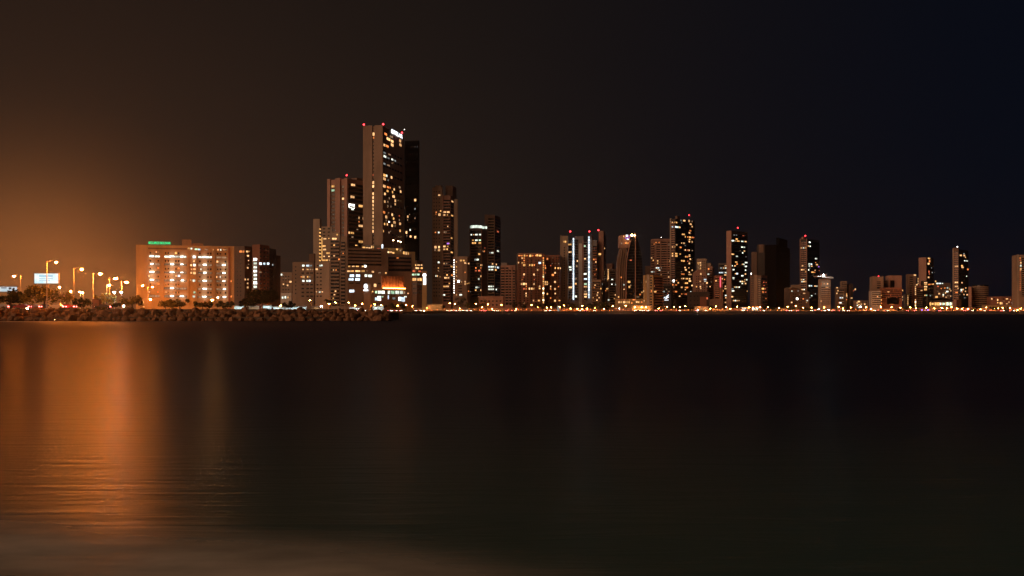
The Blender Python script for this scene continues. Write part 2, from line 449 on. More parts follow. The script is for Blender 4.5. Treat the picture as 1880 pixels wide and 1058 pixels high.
# 4 pair of mid blocks
b = Bld('apartment_building', 'plain mid height beige block with two bright rows of windows at the top', 'the plain beige block')
v = b.vol(780, 8, 537, 576, 579, 481, M['tan'])
v.lit('557,488,4.4,3.6,c;565,488,6,3.6,b;571,488,4,3,k;556.5,495,2.5,2.8;565,495,4,2.8;570,495,3,2.4,d;574,495,2.4,2.4,d;557,508.6,5,4.6,w;553,508.6,2,2,o;565,508.6,2.4,3.4,y;569,508.6,2.4,3.4,d;557,516,4.6,3.6,c;564,516,3.6,3.6,c;568.5,516,3.6,3.6,b;574,516,2,3,d')
v.dark([556, 565, 572], 501.5, 502, 7, 5, 2.6); v.dark([556, 565, 572], 523, 545, 7, 5, 2.6); v.dark([543], 490, 545, 7, 2, 2.4)
b.vol(776, 8, 567, 577, 579, 466, M['brown'], ybot=482, part='roof_house')
v2 = b.vol(770, 8, 579.2, 605, 606, 482, M['beige'])
v2.lit('588,488,3.4,3.4,c;591,487.5,2.6,3,c;581.5,494.5,4,3.4;582.5,515,2,2,d;581,536,2,2;587,536.5,3,2.6,c;592,536,3,2.2')
v2.dark([583, 589], 488, 545, 7, 3.6, 2.4)

# 5 stepped building with blank slab
b = Bld('apartment_building', 'stepped beige apartment block with a tall blank slab and lit stair stack', 'the stepped beige block')
v = b.vol(860, 10, 575, 587, 590, 402, M['beige'])
v.lit(';'.join('587.3,%.1f,3.4,2.6,y' % (421 + 6.4 * i) for i in range(10)))
v1 = b.vol(852, 10, 590.2, 609, 610, 416, M['beige'], ybot=600)
v1.lit('596.5,438.7,6,3,w;604,438,2,2,y;595,452,6,3.2,y;596,458.4,6,3,w;603,465,9,3,y;595,471,3,2;604,471,3,2;597,478,12,3,y;606,478,4,3,w')
v1.dark([595, 604], 420, 434, 6.4, 4.5, 2.6)
mb = MB(); q = v1.L.pos(v1.L.t(591.2), v1.L.zc(457), .3); mb.box(q, (.9, .3, 19), E['y'], v1.L.rz()); mb.build('stair_light', b.root, q)
v2 = b.vol(846, 10, 605, 624, 625, 427, M['beige'])
v2.bands(607, 623.5, 442, 562, 6.5, .45, 1.1, M['tan'])
v2.lit('614,438.5,9,3.4,w;619,431,3.4,3,y;613.5,450.5,3,3,y;613.5,471,3,2.6;617,495,2.4,2.6,o;612.5,495,2.4,3;622.5,477,3,3,o;616,537,3,2.6;612,545,2.4,3,y;614,543,3,2')
v3 = b.vol(842, 10, 625.2, 637, 638, 434, M['tan'])
v3.bands(626, 634, 444, 562, 6.5, .45, 1.0, M['tan']); v3.lit('630,466,2,2,o')

# 6 left tower of the tall pair
b = Bld('hotel_tower', 'tall tower with dark recesses, shorter of the tallest pair, red lamp on top', 'the shorter of the tallest pair', 'tower')
v = b.vol(1000, 31, 602, 639, 676, 328, M['rose'])
v.bands(608, 616.5, 338, 470, 7.4, .4, .5, M['brown']); v.bands(627.5, 632.5, 340, 470, 7.4, .4, .5, M['brown'])
v.pier(602, 607.5, 326, 470, 1.2); v.pier(617, 626, 326, 470, 1.4); v.pier(633.3, 638.8, 327, 470, 1.2)
v.bands(640, 675.5, 336, 470, 7.4, .34, 1.4, M['brown'])
v.lit('''611.5,342,6,6,y;611.5,349,6,4,g;630,364,4,6;604.5,344,1.6,3,d;604.5,350,1.6,3,d;630,342,1.4,4,d;
648,342,8,6,w;647,364,8,6,w;645.5,378.5,12,8,W;647,386.5,5,5,c;668.5,363,4,4,o;662,375,8,7,y;671,357,2,2,k;659,397,2.6,4.5,w;670,398.5,9,6.5,w;662,411.5,8.5,7,w;659,404,2.6,3,o;640.8,430.5,1.8,5,w;646.5,430,7,4,y;662,440.5,8,6.5,y;654,449,4,2,y;667,447.5,5,2.4,y;651,455,4,4,d;647,439,4,3,d;656,425,3,2,d''')
v.dark([654, 668], 345, 440, 7.4, 4, 3.4)
b.beacon(636.5, 322, 1003, mast=4)
b.vol(1020, 31, 645, 655, 668, 326.5, M['brown'], ybot=336, part='roof_house')

# 7 tallest tower
b = Bld('hotel_tower', 'tallest tower of the skyline with a white rooftop sign and red lamps', 'the tallest tower', 'tower')
v = b.vol(1000, 12, 667, 703, 742, 231.5, M['tan'])
v.pier(667, 683.8, 230, 470, .9); v.pier(688, 703, 230, 470, .9)
mb = MB()
v.lit('''673.5,246.5,2.8,6;686,246.5,3.6,6;697.5,245.5,2.4,6;686,253,2.6,4,o;697.5,253,2,3;697.5,266.5,2.8,6;697.3,321.5,2.8,6;697.3,328.5,2.6,5;697.2,342,2.6,5.4;685,335.5,4,6;685,342.5,4,5.4;685,321.5,2,3,r;
684.6,356,4,5.4;684.5,362.9,4,5.4;684.5,369.8,4,5.4;684.4,376.7,4,5.4;684.4,383.6,4,5.4;684.3,390.5,4,5.4;684.3,397.4,4,5.4;684.2,404.2,4,5.4;684.2,411.1,4,5.4;684.1,418,4,5.4;684.1,424.8,4,5.4;
697,390,3,6;697,369,1.4,3,d;697,374,1.4,3,d;696.8,411,2.8,5.4;696.6,424.6,2.6,5.2''')
v.dark([672.5, 685.8, 697.2], 260, 450, 6.9, 2, 3)
v.lit('''708,246.5,5,4.4,o;713,255.5,7,5.4,w;719.8,259.8,5,5.4,w;719.8,266.4,5,5.4,w;734.5,259,3.6,5.4,w;735,266.4,4.6,5.4,w;705.8,266.8,3.6,5,w;711,268.7,5,4.4,o;717,251,3,4.4,d;720,252,2.5,4,d;
706,281,5,3.4,k;715,284,5,3,d;706.5,287.5,5,3.6,c;713,290.5,4,3,k;720,293,3.4,3.4,c;725.5,295.5,3,3.4,k;705.6,301,4,3.4,k;713,304,6,3,d;720,300,2,2.4,d;
706,322,5,5,y;710,323,2,4.4,c;718.6,326,2.8,5,w;705.6,328.6,5,5.4,w;712.5,331,2,3,k;705.4,342,5,5.4,w;712,344,4,4,o;716,345,2.4,4,o;733.6,344,3,4,d;735.4,352,2.8,5,w;711.5,351,4,4.4,y;706.6,356.2,3.4,5,w;723.6,348,2.4,4.4,w;720.5,353,2,4.4,y;722.5,361,4.4,5,w;714.5,364.5,2,4,d;706.3,370.3,3.2,5,w;712,371,2.4,4.4,d;725.6,368.8,2.6,5,w;725.5,375,2.8,5,w;712,378.6,2.4,4.2,d;717.5,379.5,2.4,4,d;705,390,4.2,4.4,o;713,391,2,3,d;709,398.6,3.8,5.8,w;720,394.6,2.8,5,w;722.5,401.6,2.6,4.4,y;709,404.8,2.2,3,d;724,408.7,4.8,5.2,w;714,407.6,2,2.2,W;711,412,2.2,4.6,w;705.9,411.6,2,4.6,y;719.8,414.6,3,5,w;725.3,415,2,4,d;734.4,411,3.8,5.2,w;703.9,424.4,1.4,4.6,y;714,427,2.6,3.6,d;734.5,424,2.8,5,y;733,396.6,2,3.4,r;733,404,2,3.4,d;717,425,1.6,2,d''')
v.dark([706, 711, 716, 721, 726, 731, 736], 276, 440, 13.8, 3.4, 3.4)
b.vol(1003, 12, 704.5, 704.5, 716, 235.5, M['brown'], ybot=246, depth=12, part='roof_house') if False else None
sg = text_on('ESTELAR', 'sign_lettering', b.root, v.Rr, 728, 246.2, 20.5, 7.2, E['S'], .7, .03)
v2 = b.vol(1072, 12, 742.5, 768, 770, 258, M['black'], depth=20, part='rear_wing')  # unlit wing, its darkness put into the black wall colour
v2.lit('762.3,367.5,3.6,5,w;762,383.6,2,3.4,k;748.8,398,2.6,4.6,w;748.4,404,1.6,3,d;746.3,427,3,5.4,w;753,422.4,2.4,3.6,c;754,434.4,3.4,4,w;762.3,435.8,3.6,4.6,w;752,394,1.4,2,d;762,401,2,3,d;747,433,1.6,3,d')
v2.dark([746, 750, 754, 758, 762, 766], 270, 460, 13.6, 2.4, 4, M['glass'])
for px, py, Y in ((668, 229, 1003), (703.5, 228.2, 1002), (738, 244, 1040)): b.beacon(px, py, Y, mast=4, r=.85)
b.beacon(742.5, 238, 1060, 'W', 9, .35)

# 8 podium and mall
b = Bld('shopping_mall', 'broad podium building with striped terraces and a glowing orange wall panel', 'the broad podium', 'mall')
v = b.vol(840, 66, 637.5, 638, 712, 455, M['tan'], depth=40)
v.bands(639, 700, 459, 487, 6.2, .62, 1.0, M['tan'], part='terrace', back='glass')
v.lit('''641,489.3,4,3,y;648.5,489.3,5,2.2,w;656,489.3,6,2.2,y;666,489.3,4,2.6,w;670.5,489,4,4,W;674.5,489.3,3,2,d;
640.5,498,7,3.2,w;647,498,5.4,3.2,y;656.8,498,10,3.2,w;666.5,498,6.6,4,y;684.5,499.3,4.6,3.6,w;674,498,1.4,3,d;
646,506.4,8.4,5,b;657.2,506.4,8,5,b;644.5,513.2,10,4.6,b;656.3,513.2,9,4.6,b;671.8,506.2,5,5,c;679.4,506.8,7,5,c;645.7,534.4,10,5.6,b;
688.5,524.2,5,6.4,w;708.3,501.5,2.8,3,y;697,501,5,2,d;684,535.5,3,2.6,y;690.5,536.5,4,5,g;697,536.8,7,6,c;703.5,536.8,6,6,c''')
v.lit('690.5,549,4.6,6,b;696,548,7,9,b;702,545,4,2.4,g')
v.dark([645, 657, 671, 685, 698], 520, 522, 8, 8, 2)
v2 = b.vol(858, 66, 712, 712.2, 756, 466, M['tan'], depth=40)
v2.bands(713, 755, 472, 498, 7, .55, 1.0, M['brown'], part='terrace')
v2.lit('713.5,537,6,6.4,c;721,537,6.5,6.4,g;729,537,7,6.4,c;736.5,537,6,6.4,c;742,537.5,4,6,d;712.8,546,2.2,8,b;723,548,6,4.4,k;734,549,6,8,b;740,550,7,9,b;744,545,5,2.4,c;749,539,2.4,2.4;730,474.5,4,4,o')
v2.lit('741.5,464.5,3.2,5.4,y;745.8,465.2,3.4,5.8,w;749.5,466,2,5,y')
# the orange-washed wall: a proud panel with a strip of up-lights at its foot
mb = MB(); fA = v2.Rr
tA, tB = fA.t(700.5) if False else 0, fA.t(742)
f = v2.Rr; t1 = f.t(742)
w0 = W(700, 529, 838); w1 = W(741, 529, 856); top = CAMZ + (HY - 507) / F * 845
dirv = (w1 - w0); dirv.z = 0; L_ = dirv.length; rz = math.atan2(dirv.y, dirv.x); c = (w0 + w1) / 2
nrm = Vector((math.sin(rz), -math.cos(rz), 0)); nfl = 15; wd = L_ / nfl
for i in range(nfl):
    q = w0 + dirv * ((i + .5) / nfl); mb.box((q.x, q.y, (w0.z + top) / 2) , (wd * (.72 if i % 2 else .98), 1.0 + (.16 if i % 2 else 0), top - w0.z), M['rose'], rz)
pn = mb.build('wall_panel', b.root)
mb = MB(); q = c + nrm * 1.8; mb.box((q.x, q.y, w0.z - .5), (L_ * 1.04, 2.9, .3), M['concrete'], rz); mb.build('ledge', b.root)
EST = emit_mat('uplight_orange', (1.0, 0.26, 0.045), 55, 'AUTO', False)
for i in range(12):
    q = w0 + dirv * ((i + .5) / 12) + nrm * 2.3; mb = MB(); mb.box((q.x, q.y, w0.z - .12), (L_ / 14, .4, .4), EST, rz); mb.build('uplight', b.root, q)
# sign tower at the mall front
mb = MB(); q = W(675, 571, 800); zt = W(675, 521, 800).z
mb.box((q.x, q.y, (GZ + zt) / 2), (5.4, 4, zt - GZ), M['beige'], 0); tw = mb.build('sign_tower', b.root)
for dx, dw in ((-1.5, .9), (1.5, .9)):
    mb = MB(); mb.box((q.x + dx, q.y - 2.2, (GZ + zt) / 2 - 3), (dw, .5, zt - GZ - 7), M['beige'], 0); mb.build('pilaster', tw)
mb = MB(); c = W(671.5, 526, 797.6); mb.ball(c, 1.5, E['S'], 12, 8, (1, .3, 1.3)); mb.box((c.x, c.y, c.z - 3.0), (3.6, .5, 1.0), E['S'], 0); mb.build('sign_panel', tw, c)
# terrace lamps on the podium roof
for px, py, Y, h in ((722, 441.5, 905, 8), (731, 443, 905, 8), (735.5, 444.2, 905, 8)):
    p = W(px, py, Y); mb = MB(); mb.tube(p - Vector((0, 0, h)), p, .14, .1, M['metal'], 6); o = mb.build('terrace_lamp_post', b.root, p)
    mb = MB(); mb.ball(p, .55, LAMP_S, 8, 5, (1, 1, .7)); mb.build('lamp_head', o, p)
p = W(688, 459, 850); mb = MB(); mb.ball(p, .45, LAMP_W, 8, 5); mb.build('flood_light', b.root, p)
v3 = b.vol(905, 66, 664, 664.5, 704, 449.5, M['beige'], ybot=463, depth=12, part='terrace_pavilion')
v3.lit('668,454.8,5,3.6,y;673.5,455.5,5,3.6,w;678.5,456.3,4.4,3.4,w;682.3,454,2,5.4,w;685.5,454,2,5.4,y;695,457,6,2.4,r;702,452.5,3,8,b')
v4 = b.vol(910, 66, 704.3, 705, 739, 455, M['ochre'], ybot=468, depth=12, part='terrace_pavilion')
v4.lit('711,463,5,3.4,Y;717,463.3,6,3.4,w;722,464.5,4,3,y;708,459,3,3,y;729,458,4,3,y;735,460,3,3,d')
v5 = b.vol(915, 66, 742, 742.4, 762, 462, M['ochre'], ybot=490, depth=10, part='terrace_pavilion')
v5.lit('748.5,455.5,1,1,d')

# 9 block with lit bands
b = Bld('office_building', 'small office block with bright banded floors just behind the sign column', 'the banded office block')
v = b.vol(960, 20, 757, 765, 777, 478, M['brown'])
v.lit('762,487,5,3,y;768,487,5,3,w;774,487,3,3,w;766,492.5,7,3,w;774,492.5,4,3,y;758.5,504.3,4,3.4,g;763,504.3,4,3.4,g;768,504.3,4,3.4,g;759,513.3,4,5.6,y;762.8,513.3,3,5.6,w;768,513.3,4,5.6,w;772.4,513.3,3.6,5.6,y;776,513.3,2,5.6,w;753.5,513,2.5,2.5')
v.lit('760,498,5,3,r;770,498.4,5,3,r;775,498.6,2,3,r'); v.dark([760, 764, 770, 774], 522, 545, 8, 3.4, 3.4)

# 10 tower with balcony bay
b = Bld('apartment_tower', 'tall slim tower with a central balcony bay and stepped crown', 'the slim tower with a stepped crown', 'tower')
v = b.vol(1060, 8, 793.5, 812, 813, 344, M['tan'])
v.lit('''806.5,358.5,4,2.6,w;801,390,2,2.4,o;809,387.6,2.4,2.4,y;807,394.3,4.4,5,w;800.4,393.6,1.4,2,o;799.5,427,2.4,2.4,o;805.6,427,3,3.2,c;799.5,454,4.4,5,w;806,454,3.4,4.6,w;799,459.3,3,3,d;806,459.5,4.6,4,w;805.5,482,3.4,3.4,c;805,492.3,2.2,2.6,y;805,497.3,2,2.2,d;800.3,507,1.4,3.4,c;803,507,1.8,3.6,w;808,508.5,1.4,2,y''')
v.dark([797, 801.5, 806.5], 352, 545, 6.6, 1.8, 2.4)
v2 = b.vol(1056, 8, 812.2, 827, 833.5, 359, M['rose'])
v2.bands(814.2, 826.6, 367, 556, 5.25, .42, 1.2, M['rose']); v2.pier(812.4, 814, 357, 565, 1.5)
v2.bands(827.6, 832.8, 367, 556, 5.25, .42, .6, M['brown'])
v2.lit('''816.7,388.5,5.4,4.4,w;823,388.5,5,4.4,w;815.5,394.2,4.4,4.6,w;821.5,394.2,2,3,y;822,415.5,2,2,w;816,427,2.4,3,d;819,427,2.4,3,d;824.6,444.7,2.4,2.4,w;822.5,449.2,4.4,4,p;815.5,454,5,5,w;822,454,3.4,4.6,y;815.3,459.5,5,4,w;821,459.5,2.4,3,y;814.7,482,4,3.6,w;820,482,3,3,d;820.8,503.6,3,3,y;818,509,5,4,w;823,509,4,4,w;825,520,2.4,2.6,y;816,526.5,5,3,y;821.5,526,6,4.6,w;814.5,541,6,3,c;829,488,4,5,y;829.3,466,4,5,y;830.5,372,3.6,3.4,w;830,395,4,4,y;829,439,3.4,3.6,y;829.5,503.5,3,4,o''')
v3 = b.vol(1058, 8, 833.7, 840, 841, 366, M['beige'])
b.vol(1066, 8, 818, 831, 838, 341, M['brown'], ybot=366, part='crown')
b.vol(1068, 8, 799, 810, 812, 340.5, M['tan'], ybot=352, part='crown')

# 11 mid building with strings of lamps
b = Bld('apartment_building', 'mid height brown block edged by a string of small white lamps', 'the block edged by lamps')
v = b.vol(1010, 10, 831.5, 858, 862, 471, M['tan'])
v.lit(';'.join('833.7,%.1f,1.5,1.9,W' % (478 + 4.25 * i) for i in range(15)))
v.lit('838,481,1.5,1.9;838,490,1.8,2,y;838,496.4,1.6,2;837.5,500.5,1.6,2,y;838,507,1.8,2.4;837.5,514,1.6,2;838,541.5,1.6,2;846.5,478.5,4.4,3.4,y;851.8,478.5,3.6,3.2,y;854,483,2.6,3.4,w;857,484,1.4,1.8;854,500.3,2.2,2.4,o;854,517.5,2,3;854,521.5,2.6,4,w;857.5,521,2,2,y;845,541.6,2.4,3.4,c;848,541.6,2,3.4,c;848,518,1.4,2')
v.lit('842,516.8,4,4.4,W'); v.pier(848.3, 850, 486, 550, .5); v.pier(855.6, 857, 486, 550, .5)
v.dark([843, 846.5], 525, 538, 5, 3.4, 2.2); v.lit('860.5,484,1.6,3;860.5,520,1.6,2,y;860,535,2,2.4,o')

# 12 tower with a lit crown
b = Bld('apartment_tower', 'dark tower with a bright curved white lit crown', 'the tower with a white lit crown', 'tower')
v = b.vol(1085, 14, 862.5, 885, 894, 414, M['brown'])
CR = emit_mat('crown_light', (0.85, 0.98, 0.82), 1.15, 'NONE')
for i in range(9):
    a0, a1 = 863.4 + i * 2.45, 863.4 + (i + .94) * 2.45
    t0, _ = v.L.at(a0, 417); t1, z = v.L.at(a1, 417.0 - .9 * math.sin(math.pi * (i + .5) / 9)); mb = MB()
    q = v.L.pos((t0 + t1) / 2, z, .3); mb.box(q, (abs(t1 - t0), .5, 2.8), CR, v.L.rz()); mb.build('crown_light', b.root, q)
for a0 in (886.5, 889.6, 892.3):
    t, z = v.Rr.at(a0, 418); mb = MB(); q = v.Rr.pos(t, z, .3); mb.box(q, (4.5, .5, 2.4), CR, v.Rr.rz()); mb.build('crown_light', b.root, q)
v.bands(864, 884, 424, 545, 5.1, .3, .7, M['brown']); v.pier(862.6, 863.8, 420, 560, .9); v.pier(884, 885, 420, 560, .9, M['red'])
v.lit('865.5,430,2.4,2.4,c;870,431,1.4,2;874.7,431,4.6,3,c;881.3,431.2,4,3,c;868.5,441,3.6,2.6,y;874.7,440.8,4.6,3,c;881,441,4,2.6,g;868.4,446,4,3.2,y;872.5,446,3,3.2,y;881,447,5,3.8,y;880,466.6,3.6,4,y;873,475.8,4,3.6,k;877,476.6,4,3.4,c;884,486.2,3.6,2.4,w;873.8,490.6,2.6,2.6,o;873.8,495.6,3.8,3,r;880,496,4,3,r;883,491,2,2.4,o;883.3,506.4,2,3.8,w;879,511,2.6,4,c;875,526,4,3.4,c;879,526.2,2.4,2,k;873.5,530.6,3,2.6,y;883,531,2.4,2.6,w')
v.lit('890,455.5,2,2,r;889,461.6,2,3,o;887,462,1.5,2,d')
# 13
b = Bld('apartment_tower', 'dim ribbed tower just behind the white crowned tower', 'the dim ribbed tower', 'tower')
v = b.vol(1130, 10, 889.5, 908, 918.8, 394.5, M['brown'])
v.bands(896.5, 907.4, 401, 548, 5.15, .42, 1.0, M['tan']); v.pier(907.3, 908.3, 395, 560, 1.2, M['tan']); v.pier(889.6, 895.8, 394, 560, .4)
v.bands(909, 918.4, 401, 548, 5.15, .35, .8, M['brown'])
v.lit('914,427.6,3.6,3,r;914,462.4,4,3,c;900,466.2,4,2.4,k;904,466,4,3,c;893.8,471.6,3.4,4.6,b;893.3,481.6,2.2,3,c;904.3,486.8,2.6,3.6,w;911,486.6,1.6,3,w;898.5,492,4.6,4.6,b;903,492,3.4,4.6,c;906.3,492,1.4,4.6,c;909.3,492,1.6,4,c;914,492,4,5.4,b;899,497.4,4,3,c;903.5,497.4,4,3,c;910,497.6,3.4,4.6,y;898,528.4,3,3,c;901.8,528.4,3,3,c;905.4,528.4,2.6,3,c;898,533.6,3.4,3.2,c;901.8,533.6,3.4,3.2,c;905.4,533.6,2.6,3.2,c;911,533,1.6,4,c;891.5,521.5,1.6,2,w;908,506,1.4,2,d')
# 14 lattice block
b = Bld('apartment_building', 'rosy block with a regular lattice of dark balconies', 'the lattice fronted block')
v = b.vol(1010, 12, 919.2, 946, 949, 487, M['rose'])
v.bands(919.8, 926.5, 491, 560, 4.95, .4, .9, M['rose']); v.bands(928, 933.4, 491, 560, 4.95, .4, .9, M['rose']); v.bands(934.6, 938.6, 496, 560, 4.95, .4, .9, M['rose']); v.bands(941.5, 945.6, 496, 560, 4.95, .4, .9, M['rose'])
v.pier(939.2, 940.8, 490, 560, .9); b.vol(1016, 12, 920, 931, 934, 482.5, M['grey'], ybot=490, part='roof_house')
# 15 low orange building
b = Bld('low_building', 'long low building washed orange by street lamps below the dim ribbed tower', 'the long low orange building')
v = b.vol(960, 8, 878, 924, 926, 544, M['rose']); v.dark([884, 891, 898, 905, 912, 919], 553, 562, 7, 3.4, 2.6)
# 16 hotel with amber crown
b = Bld('hotel_building', 'reddish hotel block with an amber lit crown and amber corner strip', 'the amber crowned hotel', 'hotel')
v = b.vol(1060, 6, 949, 999, 1000.3, 466, M['red'])
v.pier(949, 950.6, 466, 496, .5, M['beige']); v.pier(951, 995, 464.8, 467, .8, M['rose'], 'cornice')
v.lit('953.5,469.5,4,2.4,o;958,469.6,3.6,3,o;963,469.5,3,4,y;967.5,469.6,3.6,2.4,o;973.6,470,4,4.4,y;978,469.6,2.4,3,o;983.6,469.4,2,3,o;986.5,469,3.4,3.8,y;991.6,469.4,5,3.4,y')
v.lit(';'.join('997.6,%.1f,2.2,3.2,%s' % (474 + 4.3 * i, 'Y' if i in (8, 13, 15, 18) else ('y' if i % 3 else 'o')) for i in range(20)))
v.lit('''958.6,474.2,2.4,3;962.4,474,2.4,2,o;952,482.4,2.2,3,w;958.6,482.8,2,2.6,y;962.4,482.5,3,2,o;962.5,487,4.6,4.6,y;972.5,487,2.4,3.4,y;977,487,3,4.4,y;981,487,2,3.4,o;991,483,4.6,3.8,b;987,495.8,2.6,3.4,w;962.2,504,3,3.8,w;980.5,504.2,2.6,3.6,w;962.3,478.4,2.4,2.4,o;957.5,521.7,2.4,4;962,521.6,4.6,4.4,w;966,521.8,2.4,3.6;980.5,521.8,2.4,3.8;991,526,2.2,4,w;966.3,526,2,3,o;991,530,3.4,2.4,y;962,530.4,3,3,r;966,530.6,1.8,2.4,o;972,530.2,2.8,3.8,w;976.5,530.2,2.6,4,w;980,530.4,1.8,3,y;966,539,2,3.4;966,543.6,2,3.2;979.5,552,2.4,3;989.5,552,4.4,3.4,y;962,556,1.8,3;981,513.5,1.6,2,r;958.5,513.5,1.6,2,o;960.5,509,1.4,3,r''')
v.dark([955, 962.5, 969, 975.5, 984, 989], 478, 560, 4.35, 2.4, 2.4)
v.pier(973.6, 974.6, 472, 562, .6, M['brown'])
# 17
b = Bld('apartment_building', 'dark red block with scattered orange windows beside the pair of light strips', 'the dark red block')
v = b.vol(1075, 10, 1000.6, 1027, 1030, 468.5, M['red'])
v.lit('''1005,475.5,2.8,3.4,o;1000.8,488,2,2.4,o;1001.3,492.4,2.6,4,o;1011.5,488,2.4,3,r;1015,505,4.4,4,o;1001.4,501,2.2,3.4,r;1019,501,3,3.4,w;1019.5,492.4,1.8,3.6,y;1025,492.6,2.6,3.4,y;1028.5,492.6,2,3.2,w;1001,518,2,3.4,w;1004.5,518,2.6,3.8,y;1001.2,522,2.2,3.4,y;1004.5,522.2,2.6,3,w;1019,518,3.2,3.8,w;1011.6,526.3,2.6,3.2,w;1011,530.8,2.4,3.4,o;1019,530.9,3,3.8,w;1005,539.8,2.4,3.2,y;1019.4,539.2,2.4,3,w;1011,547.3,2,3,o;1019,552.2,3.2,3.6,w;1027,552,3.4,2,y;1025.5,526.5,2,2.4,o;1014,484,1.6,1.8,d;1019.5,484,1.6,1.8,d;1026,484,1.6,1.8,d''')
v.pier(1012.1, 1012.8, 486, 562, .5, M['ochre']); v.dark([1004.5, 1008, 1015.5, 1022, 1026], 473, 560, 4.35, 1.8, 2.4)

# 18 twin slab complex with light strips
b = Bld('apartment_tower', 'cluster of joined slab towers with two vertical white light strips', 'the tower with two light strips', 'tower')
v = b.vol(1090, 8, 1028.6, 1042.6, 1043.4, 433, M['beige'])
v.dark([1036], 455, 545, 4.65, 1.8, 2.8); v.lit('1035.5,444,2.4,3.6,y;1038.3,444,2.4,3.8,y')
v.pier(1028.8, 1030.4, 431.5, 565, .4); 
v2 = b.vol(1094, 8, 1043.6, 1096, 1099, 441, M['grey'])
v2.bands(1043.8, 1050.6, 447, 552, 4.65, .3, .8, M['grey']); v2.bands(1055, 1061.6, 440, 552, 4.65, .14, .5, M['grey']); v2.pier(1062.6, 1068.5, 447, 565, .7, M['white'])
v2.pier(1069.3, 1071.2, 442, 565, .9, M['rose']); v2.bands(1072, 1078.8, 441, 552, 4.65, .3, .8, M['grey']); v2.bands(1088.5, 1096, 452, 552, 4.65, .45, .8, M['red'])
v2.dark([1065.4], 453, 548, 4.65, 2, 2); v2.pier(1083.6, 1086.4, 436, 560, .6, M['grey'])
LED = emit_mat('led_strip', (0.74, 0.88, 1.0), 2.6, 'NONE')
for cx, ya in ((1053.0, 439.5), (1081.4, 436.5)):
    n = 25
    for i in range(n):
        y = ya + 4.55 * i
        if y > 551: break
        t, z = v2.L.at(cx, y); q = v2.L.pos(t, z, 1.3); mb = MB(); mb.box(q, (1.15, .6, 2.25), LED, v2.L.rz()); mb.build('strip_light', b.root, q)
v2.lit('''1045.5,449.6,9,4.6,y;1046.6,463.6,6,2.6,w;1046.8,490.4,5,3,c;1047.5,495,4,2.6,c;1073.8,454.4,3.4,2.2,g;1060,477.6,2.2,3,w;1064.2,477.4,1.6,3,S;1066.8,477.4,1.6,3,c;1074,477,3.4,2.4,w;1084.3,477.6,2.4,3.2,w;1090.3,478.3,2.8,3,o;1094,474.3,2.2,2.2,r;1094,478.2,2.2,2.2,r;1094,482.6,2.4,3,w;1074.4,504.6,5.6,3.8,c;1075,513.6,6.4,2.8,b;1047,527.6,6.4,3.8,w;1075,523,5.4,3,g;1075,527.6,6.6,3,w;1074.8,537,5,3,d;1075,541.2,6.6,2.8,w;1075,545.6,4.6,3.8,w;1057,519,4,4,y;1057,523.4,2.4,2.4,y;1057.2,546,3.6,4.4,c;1052,547,2.8,3.6,S;1045,531.5,1.4,2.4,d;1063.8,541,1.4,3,w;1059,487,3,3.4,d;1057.5,514,3.4,3,d;1092,505,1.8,2,o;1095,494,1.8,2,o'''.replace(',S', ',c'))
v3 = b.vol(1100, 8, 1099.2, 1108, 1111.5, 424, M['rose']); v3.bands(1108.6, 1111.4, 430, 520, 4.65, .4, .9, M['brown'])
v3.lit('1102,466.8,3,4,y;1099.8,466.8,2,4,y;1110,458.6,1.4,2.2,w')
b.vol(1098, 8, 1055, 1071, 1072, 433.8, M['grey'], ybot=442, part='roof_beam')
b.vol(1096, 8, 1078, 1086, 1089, 431, M['darkmetal'], ybot=440, part='roof_house')
for px, py, Y in ((1047, 425.2, 1096), (1082, 425.2, 1100), (1098.6, 422.8, 1103)): b.beacon(px, py, Y, mast=7, r=.8)
# 19
b = Bld('apartment_building', 'lower brown balcony block with speckled lights beneath the two light strips', 'the lower brown balcony block')
v = b.vol(1010, 10, 1086.5, 1103, 1116, 513.5, M['tan'])
v.bands(1087.5, 1102, 518, 560, 4.6, .5, 1.0, M['brown']); v.lit('1092.5,523,2.2,2.6,w;1103,530.2,2.2,2.8,y;1097.5,539.5,2.2,2.4,w;1096.4,543,2.2,2.6,w;1100,546.8,2.4,2.4,w;1108.8,534.4,2.8,2.8,w;1114,530.5,2.8,2.6,y;1106,539,1.6,2,y;1112,534,2,2,o;1091,527,2,2,o;1089,549,1.6,2,y;1096,551,2.4,2,w;1106,522,1.4,3,k'); v.pier(1106, 1110, 516, 566, .5, M['dim'])
